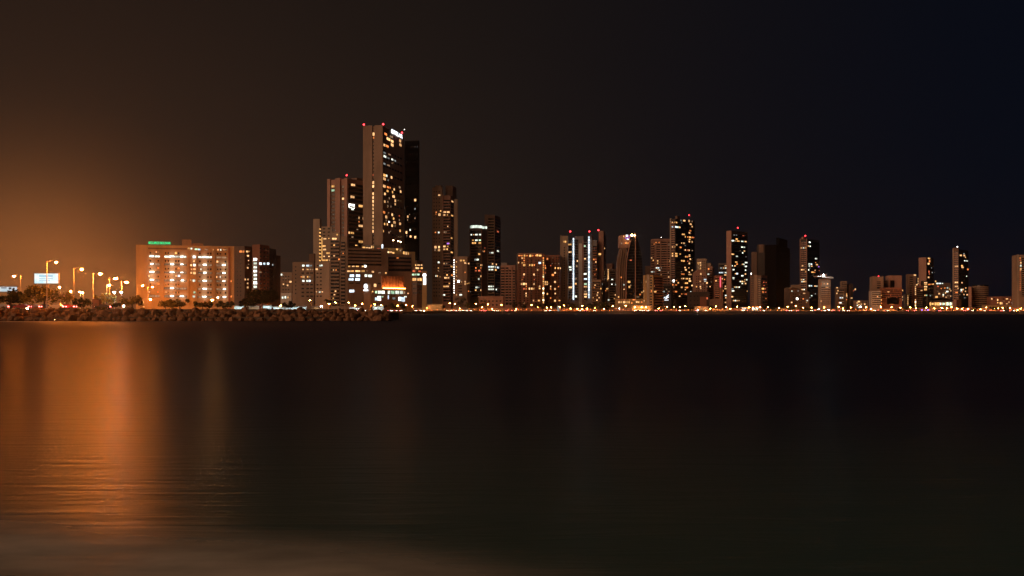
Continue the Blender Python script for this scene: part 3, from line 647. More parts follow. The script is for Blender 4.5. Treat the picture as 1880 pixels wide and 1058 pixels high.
# 20
b = Bld('apartment_building', 'brown block with a dotted lit stair column beside the sail shaped tower', 'the block with a dotted stair column')
v = b.vol(1165, 12, 1113.5, 1130, 1134, 494, M['tan'])
v.bands(1119.5, 1129.6, 499, 562, 4.4, .5, 1.0, M['tan']); b.vol(1168, 12, 1114.5, 1124, 1128, 484, M['rose'], ybot=497, part='roof_house')
v.lit('1116.6,495.6,2.6,3,w;1116.6,499.5,2.2,2.6,w;1116.6,503.3,1.8,2.2,y;1116.6,507,2,2.6,w;1116.6,510.7,2.6,2.8,w;1124,515.5,3.4,3,c;1131.5,523.2,4,2.6,c;1123.5,523.2,2.2,2.2,c;1130,541.8,2.8,2.8,w;1117,551,4,2.8,c;1116,513.5,1.4,2,y;1128,549,2,2,y;1115.5,530,2.4,2.4,w;1115.5,534,1.8,2,o')
def outline(b, part, pts, Y, depth, mat, parent=None):
    """a volume with the given front outline (picture measure at distance Y), extruded away from the viewer"""
    fr = [W(x, y, Y) for x, y in pts]; bk = [Vector((p.x, p.y + depth, p.z)) for p in fr]; n = len(fr)
    if b.root is None: b.start(Vector((sum(p.x for p in fr) / n, Y, GZ)))
    mb = MB(); mb.mesh(fr + bk, [tuple(range(n)), tuple(range(2 * n - 1, n - 1, -1))] + [(i + n, (i + 1) % n + n, (i + 1) % n, i) for i in range(n)], mat)
    return mb.build(part, parent or b.root)
class Flat:
    """the front plane of an outline volume: carries panes like a Vol does"""
    lit = Vol.lit; dark = Vol.dark; pier = Vol.pier
    def __init__(s, b, Y, mat): 
        s.b = b; s.mat = mat; s.z0 = GZ; s.L = s.Rr = Face(Vector((0, Y)), Vector((1, 0)), Vector((0, -1)), Y); s.xc = 0
    def face(s, px): return s.L

# 21 sail-shaped glass tower
b = Bld('glass_tower', 'curved sail shaped dark glass tower with a bright orange lamp at its tip', 'the sail shaped glass tower', 'tower')
outline(b, 'wall', [(1133.5, 560), (1133.5, 505), (1134.4, 485), (1136, 471), (1138, 462), (1140, 455), (1150, 455), (1150, 560)], 1003, 16, M['brown'])
outline(b, 'wall', [(1137.5, 455), (1137.5, 433), (1143, 431.4), (1156.5, 431.4), (1156.5, 455)], 1006, 14, M['rose'])
outline(b, 'glass_wall', [(1150, 560), (1150.3, 500), (1151.5, 478), (1154, 462), (1157, 449), (1160, 438), (1166.6, 433), (1166.6, 560)], 1000, 20, M['glass'])
outline(b, 'glass_wall', [(1166.7, 560), (1166.7, 430), (1169.6, 436), (1173, 447), (1176.4, 462), (1178.8, 480), (1180, 505), (1180.5, 560)], 1000.5, 20, M['glass'])
outline(b, 'spine', [(1166, 560), (1166, 428), (1167.4, 428), (1167.4, 560)], 998.5, 3, M['rose'])
for x in (1137.2, 1141.2, 1145.2):     # curved ribs
    cur = [(x + 4.6 * ((560 - y) / 98) ** 4 if y > 462 else x + 4.6, y) for y in (560, 530, 510, 490, 475, 465, 458)]
    outline(b, 'rib', [(px - .5, py) for px, py in cur] + [(px + .5, py) for px, py in cur[::-1]], 1001.6, 2, M['tan'])
cur = [(1149.6, 560), (1149.8, 500), (1151, 478), (1153.6, 462), (1156.6, 449), (1159, 440)]
outline(b, 'rib', [(px - .7, py) for px, py in cur] + [(px + .5, py) for px, py in cur[::-1]], 998.8, 3, M['rose'])
v = Flat(b, 999.6, M['glass'])
for y in [556 - 5.2 * i for i in range(20)]:
    xr = 1179.6 if y > 500 else 1179.6 - (500 - y) ** 1.5 * .012
    mb = MB(); xl = 1151.2 if y > 490 else 1151.2 + (490 - y) ** 1.4 * .025
    q0, q1 = W(xl, y, 999.8), W(xr, y, 999.8); c = (q0 + q1) / 2; mb.box(c, (q1.x - q0.x, .3, .35), M['darkmetal']); mb.build('floor_band', b.root, c)
v.lit('1153.6,517.8,2,4,y;1156,517.8,2,4,y;1155.4,527,3,4,y;1178.5,537,2.2,3,y;1175,541,2.6,3,o;1158,524,2,2,d;1140.6,509.6,2.2,3,o;1145.4,523,2.2,2.6,c;1146,531.4,1.6,2;1135.6,545.5,2,3,y;1158,478,4,2,r;1141,447,1.6,2,c;1171,545.5,6,1.4,d')
v1 = Flat(b, 1005.8, M['rose'])
v1.lit('1150.5,446.5,2.4,3.4,y;1153.6,446.5,3,3.4,o;1148,446.5,2,3,o;1145,434.6,1.4,3,w;1151,433,4,3.4,S;1150,437.5,5,2.4,p;1152.5,439.4,4,1.6,S;1155,435,2,5,p')
v2 = Flat(b, 998, M['rose'])
outline(b, 'podium', [(1132, 574), (1132, 549), (1181, 549), (1181, 574)], 996, 14, M['ochre'])
v3 = Flat(b, 995.9, M['ochre'])
v3.lit('1136.4,555,3.4,4,w;1140.6,555,3.4,4,y;1146,555,4.4,4.4,w;1151,555.3,2.4,4.4,y;1155,555.3,2.6,4.4,y;1160,556.5,2,3,o;1169,554.5,3.4,3.4,w;1172.6,555.2,2.4,3.4,y;1178,555,3,3,o;1137,550.8,2,1.6,r;1142,550.8,2,1.6,r;1147,550.8,2,1.6,r;1156,550.9,3.4,1.8,o;1164,550.6,6,1.6,o')
p = W(1160, 432, 998); mb = MB(); mb.tube(p - Vector((0, 0, 5)), p, .15, .15, M['darkmetal'], 6); o = mb.build('mast', b.root, p)
mb = MB(); mb.ball(p, 1.0, emit_mat('tip_lamp', (1.0, 0.5, .16), 60, 'NONE', False), 8, 6); mb.build('roof_light', o, p)
p = W(1165, 432.5, 998); mb = MB(); mb.ball(p, .5, LAMP_S, 8, 6); mb.build('roof_light', b.root, p)

# 22 pale narrow block in front
b = Bld('apartment_building', 'small block with a bright ochre end wall and dark balconies beside the sail tower', 'the small ochre ended block')
v = b.vol(905, 40, 1181, 1200, 1217, 505, M['ochre'])
v.pier(1184.6, 1186, 505, 566, .5); v.pier(1188, 1193, 504, 566, .6, M['beige']); v.bands(1193.6, 1197.6, 508, 562, 5, .4, .9, M['ochre']); v.pier(1198, 1199.8, 505, 566, .7)
v.bands(1200.6, 1216.6, 509, 562, 5, .35, 1.2, M['rose'])
v.lit('1185.5,517.8,2.4,3;1181.8,534.8,1.6,3;1199,534.5,2,4,y;1203,534.6,4.4,3.6,y;1196,536,2,3,o;1201,526.5,2,2,o;1183,552.6,1.6,2')
# 23 rose tower
b = Bld('apartment_tower', 'rosy tower with continuous balcony bands beside the dark speckled tower', 'the rosy banded tower', 'tower')
v = b.vol(1160, 12, 1194.6, 1230, 1233, 440, M['rose'])
v.bands(1205, 1229.8, 444, 545, 4.25, .5, 1.0, M['rose']); v.bands(1195.4, 1201, 447, 545, 4.25, .5, .8, M['rose']); v.pier(1212.4, 1214, 440, 560, 1.3); v.pier(1224.4, 1225.6, 440, 560, 1.3)
v.pier(1196, 1230, 438.6, 442, .9, M['rose'], 'cornice')
v.lit('1204.6,446.6,3.8,3.8,o;1201,446.4,2,2,o;1210,446.4,1.6,2,o;1213.4,457,2.4,2.8;1228,449.8,2,2,d;1196.4,474,2.6,3,w;1199.4,477,2,2.4,y;1207.4,480.8,2.6,3,w;1207.4,484,2.2,2.4,y;1230,480.2,2,3;1205.5,490.2,3,4,c;1209,490.2,3,4,b;1213.4,490.2,2.4,3.8,c;1211.6,496.4,5,4.2,c;1197,500.6,4,3.4,c;1201,500,2.4,2,k;1213.4,504,2.2,3,w;1227.6,510,2.8,3,w;1227,499.6,2,2.4,d;1230,490,1.6,2.4,o')
b.vol(1166, 12, 1184.5, 1198, 1199, 488.5, M['brown'], ybot=575, part='side_wing')
b.beacon(1214, 436, 1165, 'W', 4, .35)
# 24 dark speckled tower
b = Bld('apartment_tower', 'very dark tower speckled with amber windows and edged with pale balconies', 'the dark speckled tower', 'tower')
v = b.vol(1060, 42, 1230.4, 1240, 1275.5, 402, M['dim'])  # unlit right flank put into the dark body colour
v.pier(1230.6, 1232.6, 400.6, 560, .9, M['beige']); v.bands(1233, 1239.8, 407, 548, 4.1, .4, 1.2, M['rose'])
v.bands(1241, 1275, 407, 548, 4.1, .25, .35, M['black'], part='floor_band')
v.lit('''1234.6,408.4,2.6,3.2,w;1239.2,407.6,1.4,3,y;1242,408,2.6,3.4,y;1234.6,416.8,2.6,3.2,b;1240.8,416.4,3,3,b;1244,416.6,3,3,c;1247.8,417,2.6,3,w;1250,405,2.6,2.6,k;1256,405.4,4.4,3.2,w;1251.4,410,1.6,2.4,k;1265,406,2.6,4.4,w;1270.5,407,1.2,3,d;1268,411,3.6,4,w;1270.6,415,2.4,3.8,w;1267.2,422.8,3.6,3.2,o;1265.6,426.6,3,3,w;1254.4,429,6,4,y;1258,433,1.8,4,y;1262.6,433.8,2,2.4,o;1266.6,433.8,3.4,3.2,y;1271,434.5,3.6,3,o;1273.6,434.7,1.6,2,r;1266,438.4,3,2.6,y;1265.3,442,2.2,3,y;1265.4,445.3,2.6,3,w;1270.6,445.5,2.2,3.2,w;1251.4,444.6,1.8,2;1255.6,445.2,3.8,3.2,w;1234.8,451.6,2.6,3,w;1239.3,451.6,1.2,2.8,y;1242,451.6,3.4,2.8,w;1249.4,455.8,3.6,3.8,o;1258,460.4,1.8,2.8,w;1262,460.2,3,3,r;1265,460,2.2,3.6,w;1270.8,460.8,1.6,2.4,d;1258,452,1.6,1.6,k;
1234.8,467,2.6,3.2,y;1241.4,467,4.4,3,y;1248.6,467.4,3.2,2.6,y;1234.8,471.2,2.6,3.2,w;1241.4,470.8,5,3.6,y;1265.6,469.6,3,4.2,w;1258.8,471.4,2.6,3.2,y;1262,471.6,2.6,3,o;1267.2,475.8,2.6,3.2,w;1251.6,478.8,3,3.6,y;1255.4,478.8,3,3.6,y;1265.4,483.2,2.4,4.4,w;1262.5,481,1.6,2,r;1257.6,490.6,2,2.6,w;1264.6,491,1.6,1.8,w;1259,494.6,3.6,3.4,w;1270.6,494.8,2,3.4,w;1265.4,498.8,2.4,3,w;1252,502,3,2.4,o;1255.4,502,1.8,2.4,o;1264.6,503.4,1.6,1.8;1267.2,505.8,4.4,2.4,w;1260.4,510.6,4.4,3,y;1266,510.8,3,3,w;1251,513.4,1.6,2;1254.6,513.6,3,2.4,w;1260.6,513.8,4.8,2.8,y;1266.4,518,4.6,3.2,w;1260,521.6,6,3.8,y;1270.4,525.4,2.6,2.6,w;1251.4,529.4,3.4,3.8,w;1258,528.2,1.8,3,y;1261.2,529,4,3.6,o;1258,533,1.8,2,w;1268,537.6,1.8,3.8,c;1251.4,541,2.4,4,o;1260,538.2,1.6,1.8,o;1258,541.6,2.4,2.6,r;1247.6,542.4,2.6,2.4,w;1251,500.5,1.6,1.6,d''')
v.lit('1237,516.2,3.8,4.2,W;1242,513.5,1.8,2.4,o;1241,521.4,4,2.6,o;1245,521.2,3,3,y;1235.5,521.5,2.4,2.4,o;1237,525.6,2,2,d;1241,536.4,4.4,3.4,o;1236,535,1.6,1.6,r')
b.vol(1066, 42, 1239.5, 1243.4, 1247.6, 396.4, M['brown'], ybot=404, part='roof_house')
b.beacon(1265, 395.4, 1085, mast=4, r=.55)
# neon boat sign building below
b = Bld('low_building', 'low dark building with a white neon sailing sign under the rosy banded tower', 'the low dark neon signed building')
v = b.vol(950, 10, 1217.2, 1232, 1236, 522, M['dim']); v.bands(1218, 1231, 526, 556, 4, .3, .5, M['dim'], part='floor_band')
v.lit('1219.2,535,2.6,2.6,k;1223.6,531,2,2,d;1228,535,3,1.6,d;1226,540,1.4,2,r')
for (x0, y0), (x1, y1) in (((1219.5, 551.2), (1227.5, 551.2)), ((1218.6, 548), (1221.4, 545)), ((1221.2, 549.4), (1223.8, 545)), ((1223.4, 549.4), (1225, 542.4)), ((1225.6, 546), (1227.4, 540.8)), ((1224.4, 547.4), (1228, 545.8))):
    p, q = W(x0, y0, 946), W(x1, y1, 946); mb = MB(); mb.tube(p, q, .2, .2, E['S'], 6); mb.build('neon_stroke', b.root, (p + q) / 2)

# 25 gable building
b = Bld('apartment_building', 'pale block with a gable shaped top in front of a plain tower', 'the gable topped pale block')
outline(b, 'wall', [(1275.6, 566), (1275.6, 502), (1280, 497), (1284, 494.6), (1291, 494.6), (1298, 505), (1298, 566)], 1010, 12, M['rose'])
v = Flat(b, 1009.9, M['rose'])
v.lit('1286.6,503.2,2.6,3.6,w;1294.4,513.4,5,2.4,b;1294.6,516.6,4,1.6,c;1285.5,516.8,2.6,2.4,w;1298,519.6,2.8,3.4,w;1278.6,526.6,2.2,2.2,y;1285.8,526.6,2.4,2.4,w;1286.6,530,2,2.4,w;1298,526.6,2,2.2,d;1286.4,523.5,1.2,2,d;1291,521,1.6,1.8,d')
v.dark([1279, 1282.5, 1290, 1293.5], 508, 560, 4.4, 1.6, 2)
v2 = b.vol(1030, 12, 1279, 1297, 1300, 475, M['beige'], ybot=575)
v2.lit('1281.5,483,1.8,2,y;1285.8,482.8,3,1.8,w;1282.6,485.4,2,1.6,y;1286.4,487,2,2,w;1283.2,488.4,1.8,1.8,d;1286,490.6,1.8,1.8,w;1286,493.6,2.4,2.4,y;1282,492,1.4,1.6,d')
v2.dark([1290.5, 1294], 480, 500, 4.4, 1.4, 2)
v3 = b.vol(1024, 14, 1298.4, 1308, 1311.5, 489, M['rose'], ybot=575)
v3.bands(1302, 1307.6, 496, 550, 4.2, .5, .9, M['rose']); v3.lit('1297.6,500.4,1,1,d;1301,494,2.6,3,o;1300.6,503.6,3.4,2,c;1303.6,526.6,2,2.4,w;1306,516,1.6,2,d')
b.vol(1030, 14, 1297.4, 1305, 1308, 483, M['beige'], ybot=492, part='roof_house')
# low dark hall in front of it
b = Bld('low_building', 'wide low dark hall under the gable topped block', 'the wide low dark hall')
v = b.vol(955, 8, 1262, 1303, 1306, 536, M['dim']); v.pier(1285, 1297, 545, 566, .6, M['red']); v.lit('1298,548,3,4,r;1290,550,1.6,2,d'); v.dark([1268, 1275, 1281], 544, 562, 8, 3, 2.6)

# 26 pink neon building
b = Bld('apartment_building', 'reddish block with a vertical pink neon line on its front', 'the pink neon lined block')
v = b.vol(925, 8, 1312, 1327, 1328.4, 506, M['red'])
v.bands(1313, 1320.6, 511, 548, 3.8, .5, .7, M['rose']); v.lit('1314.6,514.4,3,2.6,y;1326,512,1.6,2,w;1327,519.6,1.4,2,w')
t, z = v.L.at(1322.6, 518); mb = MB(); q = v.L.pos(t, z, .5); mb.box(q, (.62, .4, 9.2), E['n'], v.L.rz()); mb.build('neon_line', b.root, q)
v.pier(1322, 1323.3, 527.4, 549, .5, M['beige'])
b.vol(915, 8, 1304, 1328, 1330, 549, M['brown'], part='podium')
# 27
b = Bld('apartment_building', 'grey block with bright white floors just behind the pink neon block', 'the white floored grey block')
v = b.vol(1120, 10, 1319.5, 1334.4, 1336, 483, M['grey'])
v.bands(1320, 1334, 487, 560, 4.2, .45, .8, M['grey']); v.lit('1332,487,3.6,3,w;1324,493.8,4,2.4,k;1328.6,493.8,2.6,2.4,w;1332.4,493.4,3,2.6,c;1321.4,500.4,3,3,b;1325.6,500.4,5,3.2,b;1332.2,500,3.6,2.6,c;1331.6,507,4,2.6,w;1331.8,525.4,2.4,2.2,w;1332,529,4,2.6,w;1327.4,535.2,3,2.6,y;1332.4,541.4,3.2,3,c;1332.4,545,2.6,2.4,y;1332.4,548.2,2.4,2.2,w;1332,554.2,3,3,w;1330,512,2,2,o')
# 28
b = Bld('apartment_tower', 'slim tower with a bare brown end wall and a dark window speckled side', 'the bare ended tower', 'tower')
v = b.vol(990, 50, 1334.2, 1343.2, 1372.5, 424, M['dim'])  # left glow and right-side shade put into the wall colours
v.pier(1334.3, 1343, 423.6, 570, .5, M['rose']); v.bands(1344, 1372, 430, 556, 3.55, .25, .4, M['black'], part='floor_band')
E['w2'] = E['w']
v.lit('''1337.2,442.4,1.8,2.2,w;1340.6,442.4,1.4,1.8,y;1345.4,442.2,5,3,c;1352.4,439.4,3.6,3.4,y;1355,443.4,5.4,2,y;1350,442.6,1.6,2,w;1348,432.4,3.6,1.6,k;1352.4,432,1.6,2,k;1364.6,432.6,3.4,1.6,r;1362.6,443.4,4.4,3.2,c;1368.6,444,3.8,2.2,w;1362.3,454.4,3.4,2.8,c;1366.2,454.4,3.2,3,c;1366.4,461.4,3,2.8,w;1363.4,465,2.4,2.4,c;1358.8,461.4,1.4,1.6,d;1344.4,467.4,3.6,2.8,w;1347,467.4,1.4,2,y;1339.2,467.4,2,2.2,w;1352.8,471.4,4,3.2,c;1369.4,472.4,1.4,1.6,k;1369.6,483.2,5,2.6,c;1351.6,482.6,4.4,2.2,y;1353,486.2,3,2.4,o;1349.2,489.2,3.2,2.6,w;1344.4,489.2,1.6,2.2,c;1337.6,489.2,2.2,2.4,w;1362.8,486.6,1.6,2.2,w;1365.6,486.4,2.4,2.8,c;1369.2,490.2,4.2,3,c;1346.6,496.6,3.8,2.8,c;1337.6,496.6,2,2.2,w;1368.6,497.4,2.4,2.4,c;1350,503,1.8,2,y;1353,504,3.4,2.8,b;1368.4,504.6,2.8,2.8,w;1362.8,508,4.4,2.6,c;1346.6,511,3.8,3.6,c;1339,511,1.6,2.2,w;1362.6,515.4,3.4,2.8,w;1367.4,515.4,1.8,2.6,w;1370.8,515.4,2.2,2.6,c;1359,518.4,2,2.4,c;1362.6,519,3,2.8,c;1366.4,518.6,2.4,2.4,w;1368.6,522.4,2.6,2.6,w;1348.4,525.8,1.6,2.4,y;1351.6,525.8,2.8,2.6,c;1354.2,525.8,2,2.6,w;1357,525.8,2.4,2.6,c;1337.2,532.4,1.8,2.4,w;1339.8,532.2,1.4,2,w;1345.6,532.6,5,3,c;1344.6,529,4,1.8,k;1344,543.4,3.8,3.2,w;1346.6,554.4,2.6,2.6,w;1349.8,554.4,2.8,2.6,c;1353,554.4,2.4,2.6,w;1356.6,555,2,2.2,w;1372,535.4,1.6,1.8,y''')
b.beacon(1354.5, 418.5, 1005, mast=4, r=.6)
# 29 dark unlit tower mass
b = Bld('unlit_tower', 'large unlit black tower mass with no lit windows', 'the unlit black tower', 'tower')
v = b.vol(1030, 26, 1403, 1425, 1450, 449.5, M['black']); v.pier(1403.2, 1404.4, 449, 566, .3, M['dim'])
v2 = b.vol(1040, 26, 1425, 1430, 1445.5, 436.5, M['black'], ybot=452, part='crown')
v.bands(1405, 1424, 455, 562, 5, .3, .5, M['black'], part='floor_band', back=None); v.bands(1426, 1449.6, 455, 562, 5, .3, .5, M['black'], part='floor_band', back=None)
b = Bld('apartment_tower', 'dim brown tower with two pale fins half behind the unlit black tower', 'the dim two finned tower', 'tower')
v = b.vol(1080, 20, 1379, 1403, 1405, 464, M['dim']); v.pier(1380, 1389.6, 462.6, 570, .8, M['brown']); v2 = b.vol(1084, 20, 1390, 1403, 1405, 449, M['dim']); v2.pier(1393.4, 1402, 449, 570, .9, M['brown']); v2.dark([1397], 460, 510, 5, 2, 2)
v.lit('1387.6,498,2.4,2.2,w;1379.8,502.6,3,3.6,W;1384.4,484,1,1,d')
b = Bld('apartment_building', 'lower brown block with orange lit balconies at the foot of the dim two finned tower', 'the lower brown finned block')
v = b.vol(935, 30, 1377, 1397.6, 1408.5, 505.5, M['brown'])
v.dark([1379.6, 1382.4], 512, 556, 4.2, 1.4, 2); v.pier(1384.6, 1391, 505, 566, .5, M['tan']); v.bands(1392, 1397, 510, 560, 3.8, .45, .7, M['tan']); v.bands(1398, 1408, 510, 560, 6, .3, 1, M['brown'])
v.lit('1400.4,529,4.6,3.2,y;1400.6,535.6,4,3.6,o;1404.6,530,2,2.4,r;1405.6,538,1.8,2,r;1402,516.4,2.2,2,r;1406.4,516.4,1.6,2,r;1372.6,535,1,1,d;1386.4,555.6,2.4,2.2,c;1402.5,525.6,3,1.4,r;1406,549,1.6,2,o')
# 30 rounded roof
b = Bld('low_building', 'low building with a curved pale roof line beside the unlit black tower', 'the low curved roof building')
outline(b, 'wall', [(1450, 573), (1450, 529), (1454, 527.6), (1460, 527.4), (1466, 529.4), (1471, 533), (1486, 536), (1486, 573)], 960, 20, M['brown'])
outline(b, 'roof_edge', [(1449.6, 529), (1455, 526.6), (1461, 526.6), (1467, 528.6), (1471, 531.4), (1471, 532.6), (1467, 530), (1461, 528), (1455, 528), (1449.8, 530.4)], 958.4, 4, M['beige'])
outline(b, 'roof_house', [(1456, 527), (1456, 523), (1469.6, 523), (1469.6, 529)], 965, 8, M['tan'])
v = Flat(b, 959.9, M['brown'])
v.lit('1453.8,534.6,2,2,c;1465.4,534.4,2,1.6,k;1463.5,548.8,3.6,3.6,W;1453.4,555.4,2.6,2.6,w;1474.6,548.8,2.6,2,o;1472.6,530.6,1,1,d;1476.4,538.8,4.4,2,w;1482,552,2.4,2.2,c;1480.6,555.5,2,2,y;1468,541,1.8,1.6,d');v.dark([1457, 1461, 1467.5, 1471], 540, 562, 5, 2, 2)
# 31
b = Bld('apartment_tower', 'tower with a gridded rosy end and dark flank, red lamp on top', 'the gridded end tower', 'tower')
v = b.vol(1030, 40, 1469, 1482, 1504.5, 439, M['dim'])  # shade of the flank painted dark, lit end painted rose
v.pier(1469, 1470.2, 438, 570, .9, M['rose']); v.pier(1481, 1482, 438, 570, .9, M['rose']); v.bands(1470.4, 1475.2, 443, 556, 3.65, .4, .8, M['rose']); v.bands(1475.8, 1480.8, 443, 556, 3.65, .4, .8, M['rose'])
v.bands(1483, 1504, 443, 556, 3.65, .22, .4, M['black'], part='floor_band')
v.lit('''1471.4,454.6,3,3,w;1475.4,454.6,2.6,3,c;1479.6,455.2,3,2.6,y;1486.3,445,3.6,3,c;1484.4,451.6,3,2.6,w;1487.4,451.4,2,2.4,c;1473.4,488,3,1.8,w;1472.2,494.4,3,3,w;1475.6,494.4,2.6,2.8,w;1479.6,497.4,2.6,2,y;1471.6,514,3,3.4,w;1475.4,514,3,3,c;1479.4,516.6,2.4,3,w;1472.6,517.6,3,2,c;1476,517.6,3,2,w;1473,530.6,3,2,w;1476.6,530.6,2.4,2,c;1485.4,485,3,3,c;1489.4,485,3,3,b;1485.8,488.6,2.6,2.4,c;1490,488.4,3,2.4,w;1486.4,491.6,2.4,2,k;1484.6,494.4,2,2.8,c;1498,475,4.4,2.8,c;1499.6,485,4,2.6,w;1497.4,483.4,1.6,1.8,o;1503,491.4,2.4,2.6,p;1491.4,501.4,4,2.8,y;1495,501.6,3.4,2.4,o;1496.4,498,2,1.8,w;1486,525,3,2.8,c;1489.6,525,2.6,2.6,b;1496.4,524.6,3,2.2,w;1499.6,525,2,2,c;1496.8,538.4,1.6,2,k;1490,544.6,2.4,2,c;1486,548,3,1.6,k;1504,498,1.4,1.6,r''')
b.vol(1034, 40, 1471.5, 1475, 1479, 435, M['rose'], ybot=442, part='roof_house'); b.beacon(1478.6, 433, 1036, mast=3, r=.65)
# 32 pale slab with star lamp
b = Bld('apartment_building', 'pale ribbed slab block under a projecting roof plate with a blinding white lamp', 'the pale slab with the roof plate')
v = b.vol(885, 8, 1507, 1525, 1526.4, 512, M['beige'])
v.bands(1508, 1524.4, 527, 560, 3.6, .6, .4, M['beige'])
v.lit('1508,521.4,2,2,o;1513,521.4,2,2,w;1519.3,521.4,2.4,2,w;1517,528,2.6,2.2,y;1519.8,528.4,2.4,2.8,w;1507.6,552,2.4,2.6,w;1505,545,1,1,d')
outline(b, 'roof_plate', [(1500, 508), (1500, 506.6), (1512, 506.8), (1529, 508.5), (1530.5, 511.4), (1526, 511.2)], 880, 10, M['white'])
outline(b, 'roof_house', [(1509, 508), (1509, 503), (1518, 503), (1518, 508)], 884, 6, M['rose'])
p = W(1512, 505.6, 876); mb = MB(); mb.ball(p, .55, LAMP_F, 8, 6); mb.build('flood_light', b.root, p)
v.lit('1493,505,1,1,d')
# 33
b = Bld('apartment_building', 'dim stepped block with a few bluish windows beside the pale slab', 'the dim stepped block')
v = b.vol(1010, 14, 1534, 1552, 1556, 527.5, M['brown']); v.bands(1540, 1550, 532, 562, 4.6, .5, .7, M['tan'])
v.lit('1537,528.4,3,2.4,w;1538.4,534,2.4,2.6,w;1536.4,538.8,2.6,2.6,w;1543,547,3,2.6,b;1546.6,547,3,2.6,c;1543,556.6,4.6,3,c;1540,560,2,2,o;1549,541,2,2,d')
v2 = b.vol(1016, 14, 1544, 1555, 1558, 516.6, M['tan'], ybot=575); v2.bands(1545, 1554.6, 519, 528, 3, .5, .5, M['tan']); 
v3 = b.vol(1020, 14, 1556.5, 1566, 1571, 521.6, M['dim'], ybot=575)
v3.lit('1554.6,541,1,1,d;1570,531.4,2.6,3.2,w;1567,534,2,2,r;1563.6,547.4,3.8,2.6,w;1568.6,554.4,4.4,3.6,w;1561,551,2,1.6,d'); v3.pier(1558, 1561.4, 524, 572, .5, M['brown'])
v.lit('1554.4,543.4,2.6,3.4,w;1554.3,540.2,2.2,2,y;1554,550.4,2.2,2.4,o')
# 34
b = Bld('low_building', 'low long building dotted with small lights beside the twin brick blocks', 'the dotted low building')
v = b.vol(960, 8, 1572, 1594, 1596, 552, M['tan']); v.lit('1576.8,553.8,4,2.8,w;1573.6,556.4,2,2,w;1581.2,558.8,2.4,2.6,w;1587.6,558.8,2.8,2.8,w;1577,559.6,2.6,2.2,y;1580,563.4,2.6,2.6,W;1576.4,564.6,2.6,2,c;1592,563,2,2.4,o;1574,561,1.6,2,c;1584,564,1.6,1.8,o'); v.dark([1584.4, 1590.4], 555, 562, 5, 2, 2)
# 35 twin-topped hotel
b = Bld('hotel_building', 'twin topped hotel with a pale striped wing and a red striped front', 'the twin topped hotel', 'hotel')
v = b.vol(915, 10, 1601.5, 1622, 1624, 508, M['tan'], ybot=575); v.bands(1610, 1617, 517, 530, 3.4, .5, .3, M['tan']); v.pier(1602, 1608, 507.6, 534, .4)
v2 = b.vol(905, 10, 1600, 1616.6, 1617.6, 534.4, M['white']); v2.bands(1601.4, 1616.4, 537, 562, 3.5, .55, .7, M['white']); v2.lit('1611,545.2,2.8,2.4,w;1604,552,1.6,1.6,d')
v3 = b.vol(908, 10, 1616.8, 1656, 1659, 528, M['red']); v3.bands(1619, 1655, 532, 547, 3.3, .6, .4, M['red']); v3.pier(1628, 1650, 547, 558.6, .8, M['black'], 'entrance_canopy')
v3.lit('1618,536.4,2,2.4,o;1618.2,545.4,2,2.2,y;1618,551,2,2.2,y;1631,535.8,3.6,2.8,w;1628,547.4,2,2,o;1631.6,547.4,2,2,o;1646.6,547.6,2.4,2,r;1637,558.8,8,1,o;1635,541,1.8,1.6,r;1618.4,557,2,2,o')
v4 = b.vol(922, 10, 1631, 1655.6, 1657.8, 506, M['rose'], ybot=575); v4.pier(1634.4, 1642, 515, 528.4, .3, M['black'], 'slot_shade'); v4.lit('1657,533.6,1.4,2.6,y;1657,545.4,1.4,2.4,w;1657,550.8,1.4,2.4,w')  # black panel stands in for the shaded slot
v5 = b.vol(930, 10, 1622, 1631, 1632, 514, M['brown'], ybot=535); v5.bands(1622.6, 1630.6, 516, 526, 3.2, .5, .4, M['rose']); b.beacon(1613, 507.4, 918, mast=1.2, r=.4)
# 36
b = Bld('apartment_building', 'brown stepped block with a bright dotted stair edge beside the twin topped hotel', 'the brown stair edged block')
v = b.vol(960, 12, 1667.6, 1682, 1686, 503.4, M['brown']); v.bands(1670, 1676, 508, 560, 4, .5, .6, M['brown']); v.lit('1679.6,505.4,4.6,2.6,w;1685.4,512,1.4,3,y;1685.4,516.6,1.4,2.6,w;1685.4,520.6,1.4,2.6,w;1682.6,523,4,2,w')
v2 = b.vol(945, 12, 1679.4, 1694, 1697, 524.6, M['red']); v2.bands(1683, 1693.6, 529, 564, 3.6, .5, .6, M['brown'])
v2.lit(';'.join('1680.7,%.1f,1.9,2.6,%s' % (526.5 + 3.5 * i, 'w' if i < 5 or i % 2 else 'Y') for i in range(11) if i not in (5, 6)) + ';1692,531.8,4,1.8,w')
v3 = b.vol(950, 12, 1663.4, 1668, 1669.6, 540, M['grey']); v3.lit(';'.join('1666.8,%.1f,1.4,2.6,%s' % (543 + 3.4 * i, 'w' if i % 2 else 'y') for i in range(6)))
# 37
b = Bld('apartment_tower', 'bare brown slab tower with a lit strip of windows at its corner', 'the bare slab tower', 'tower')
v = b.vol(1010, 46, 1687, 1701.4, 1714, 473.4, M['dim']); v.pier(1687, 1701, 472.8, 570, .5, M['rose'])  # end wall paler than the flank: side light put into the colour
v.lit('1705.4,474.6,4.4,2.4,y;1706.4,479.4,2.6,5,o;1704.6,484.4,3.4,3.4,w;1708,479,1.4,3,d;1705.4,499,2,4,r;1706,503,1.6,3,r;1704.6,509.4,3,3.2,w;1716,500.4,1,1,d;1710,492,1.6,1.8,k;1711.4,500.4,1.6,2,k'); v.dark([1704, 1707.4, 1710.6], 490, 545, 5.4, 2, 2.4)
b = Bld('office_building', 'squat dark block with bright stacked floors in front of the bare slab tower', 'the squat dark stacked block')
v = b.vol(955, 14, 1694.6, 1703.6, 1718, 515.6, M['dim'])
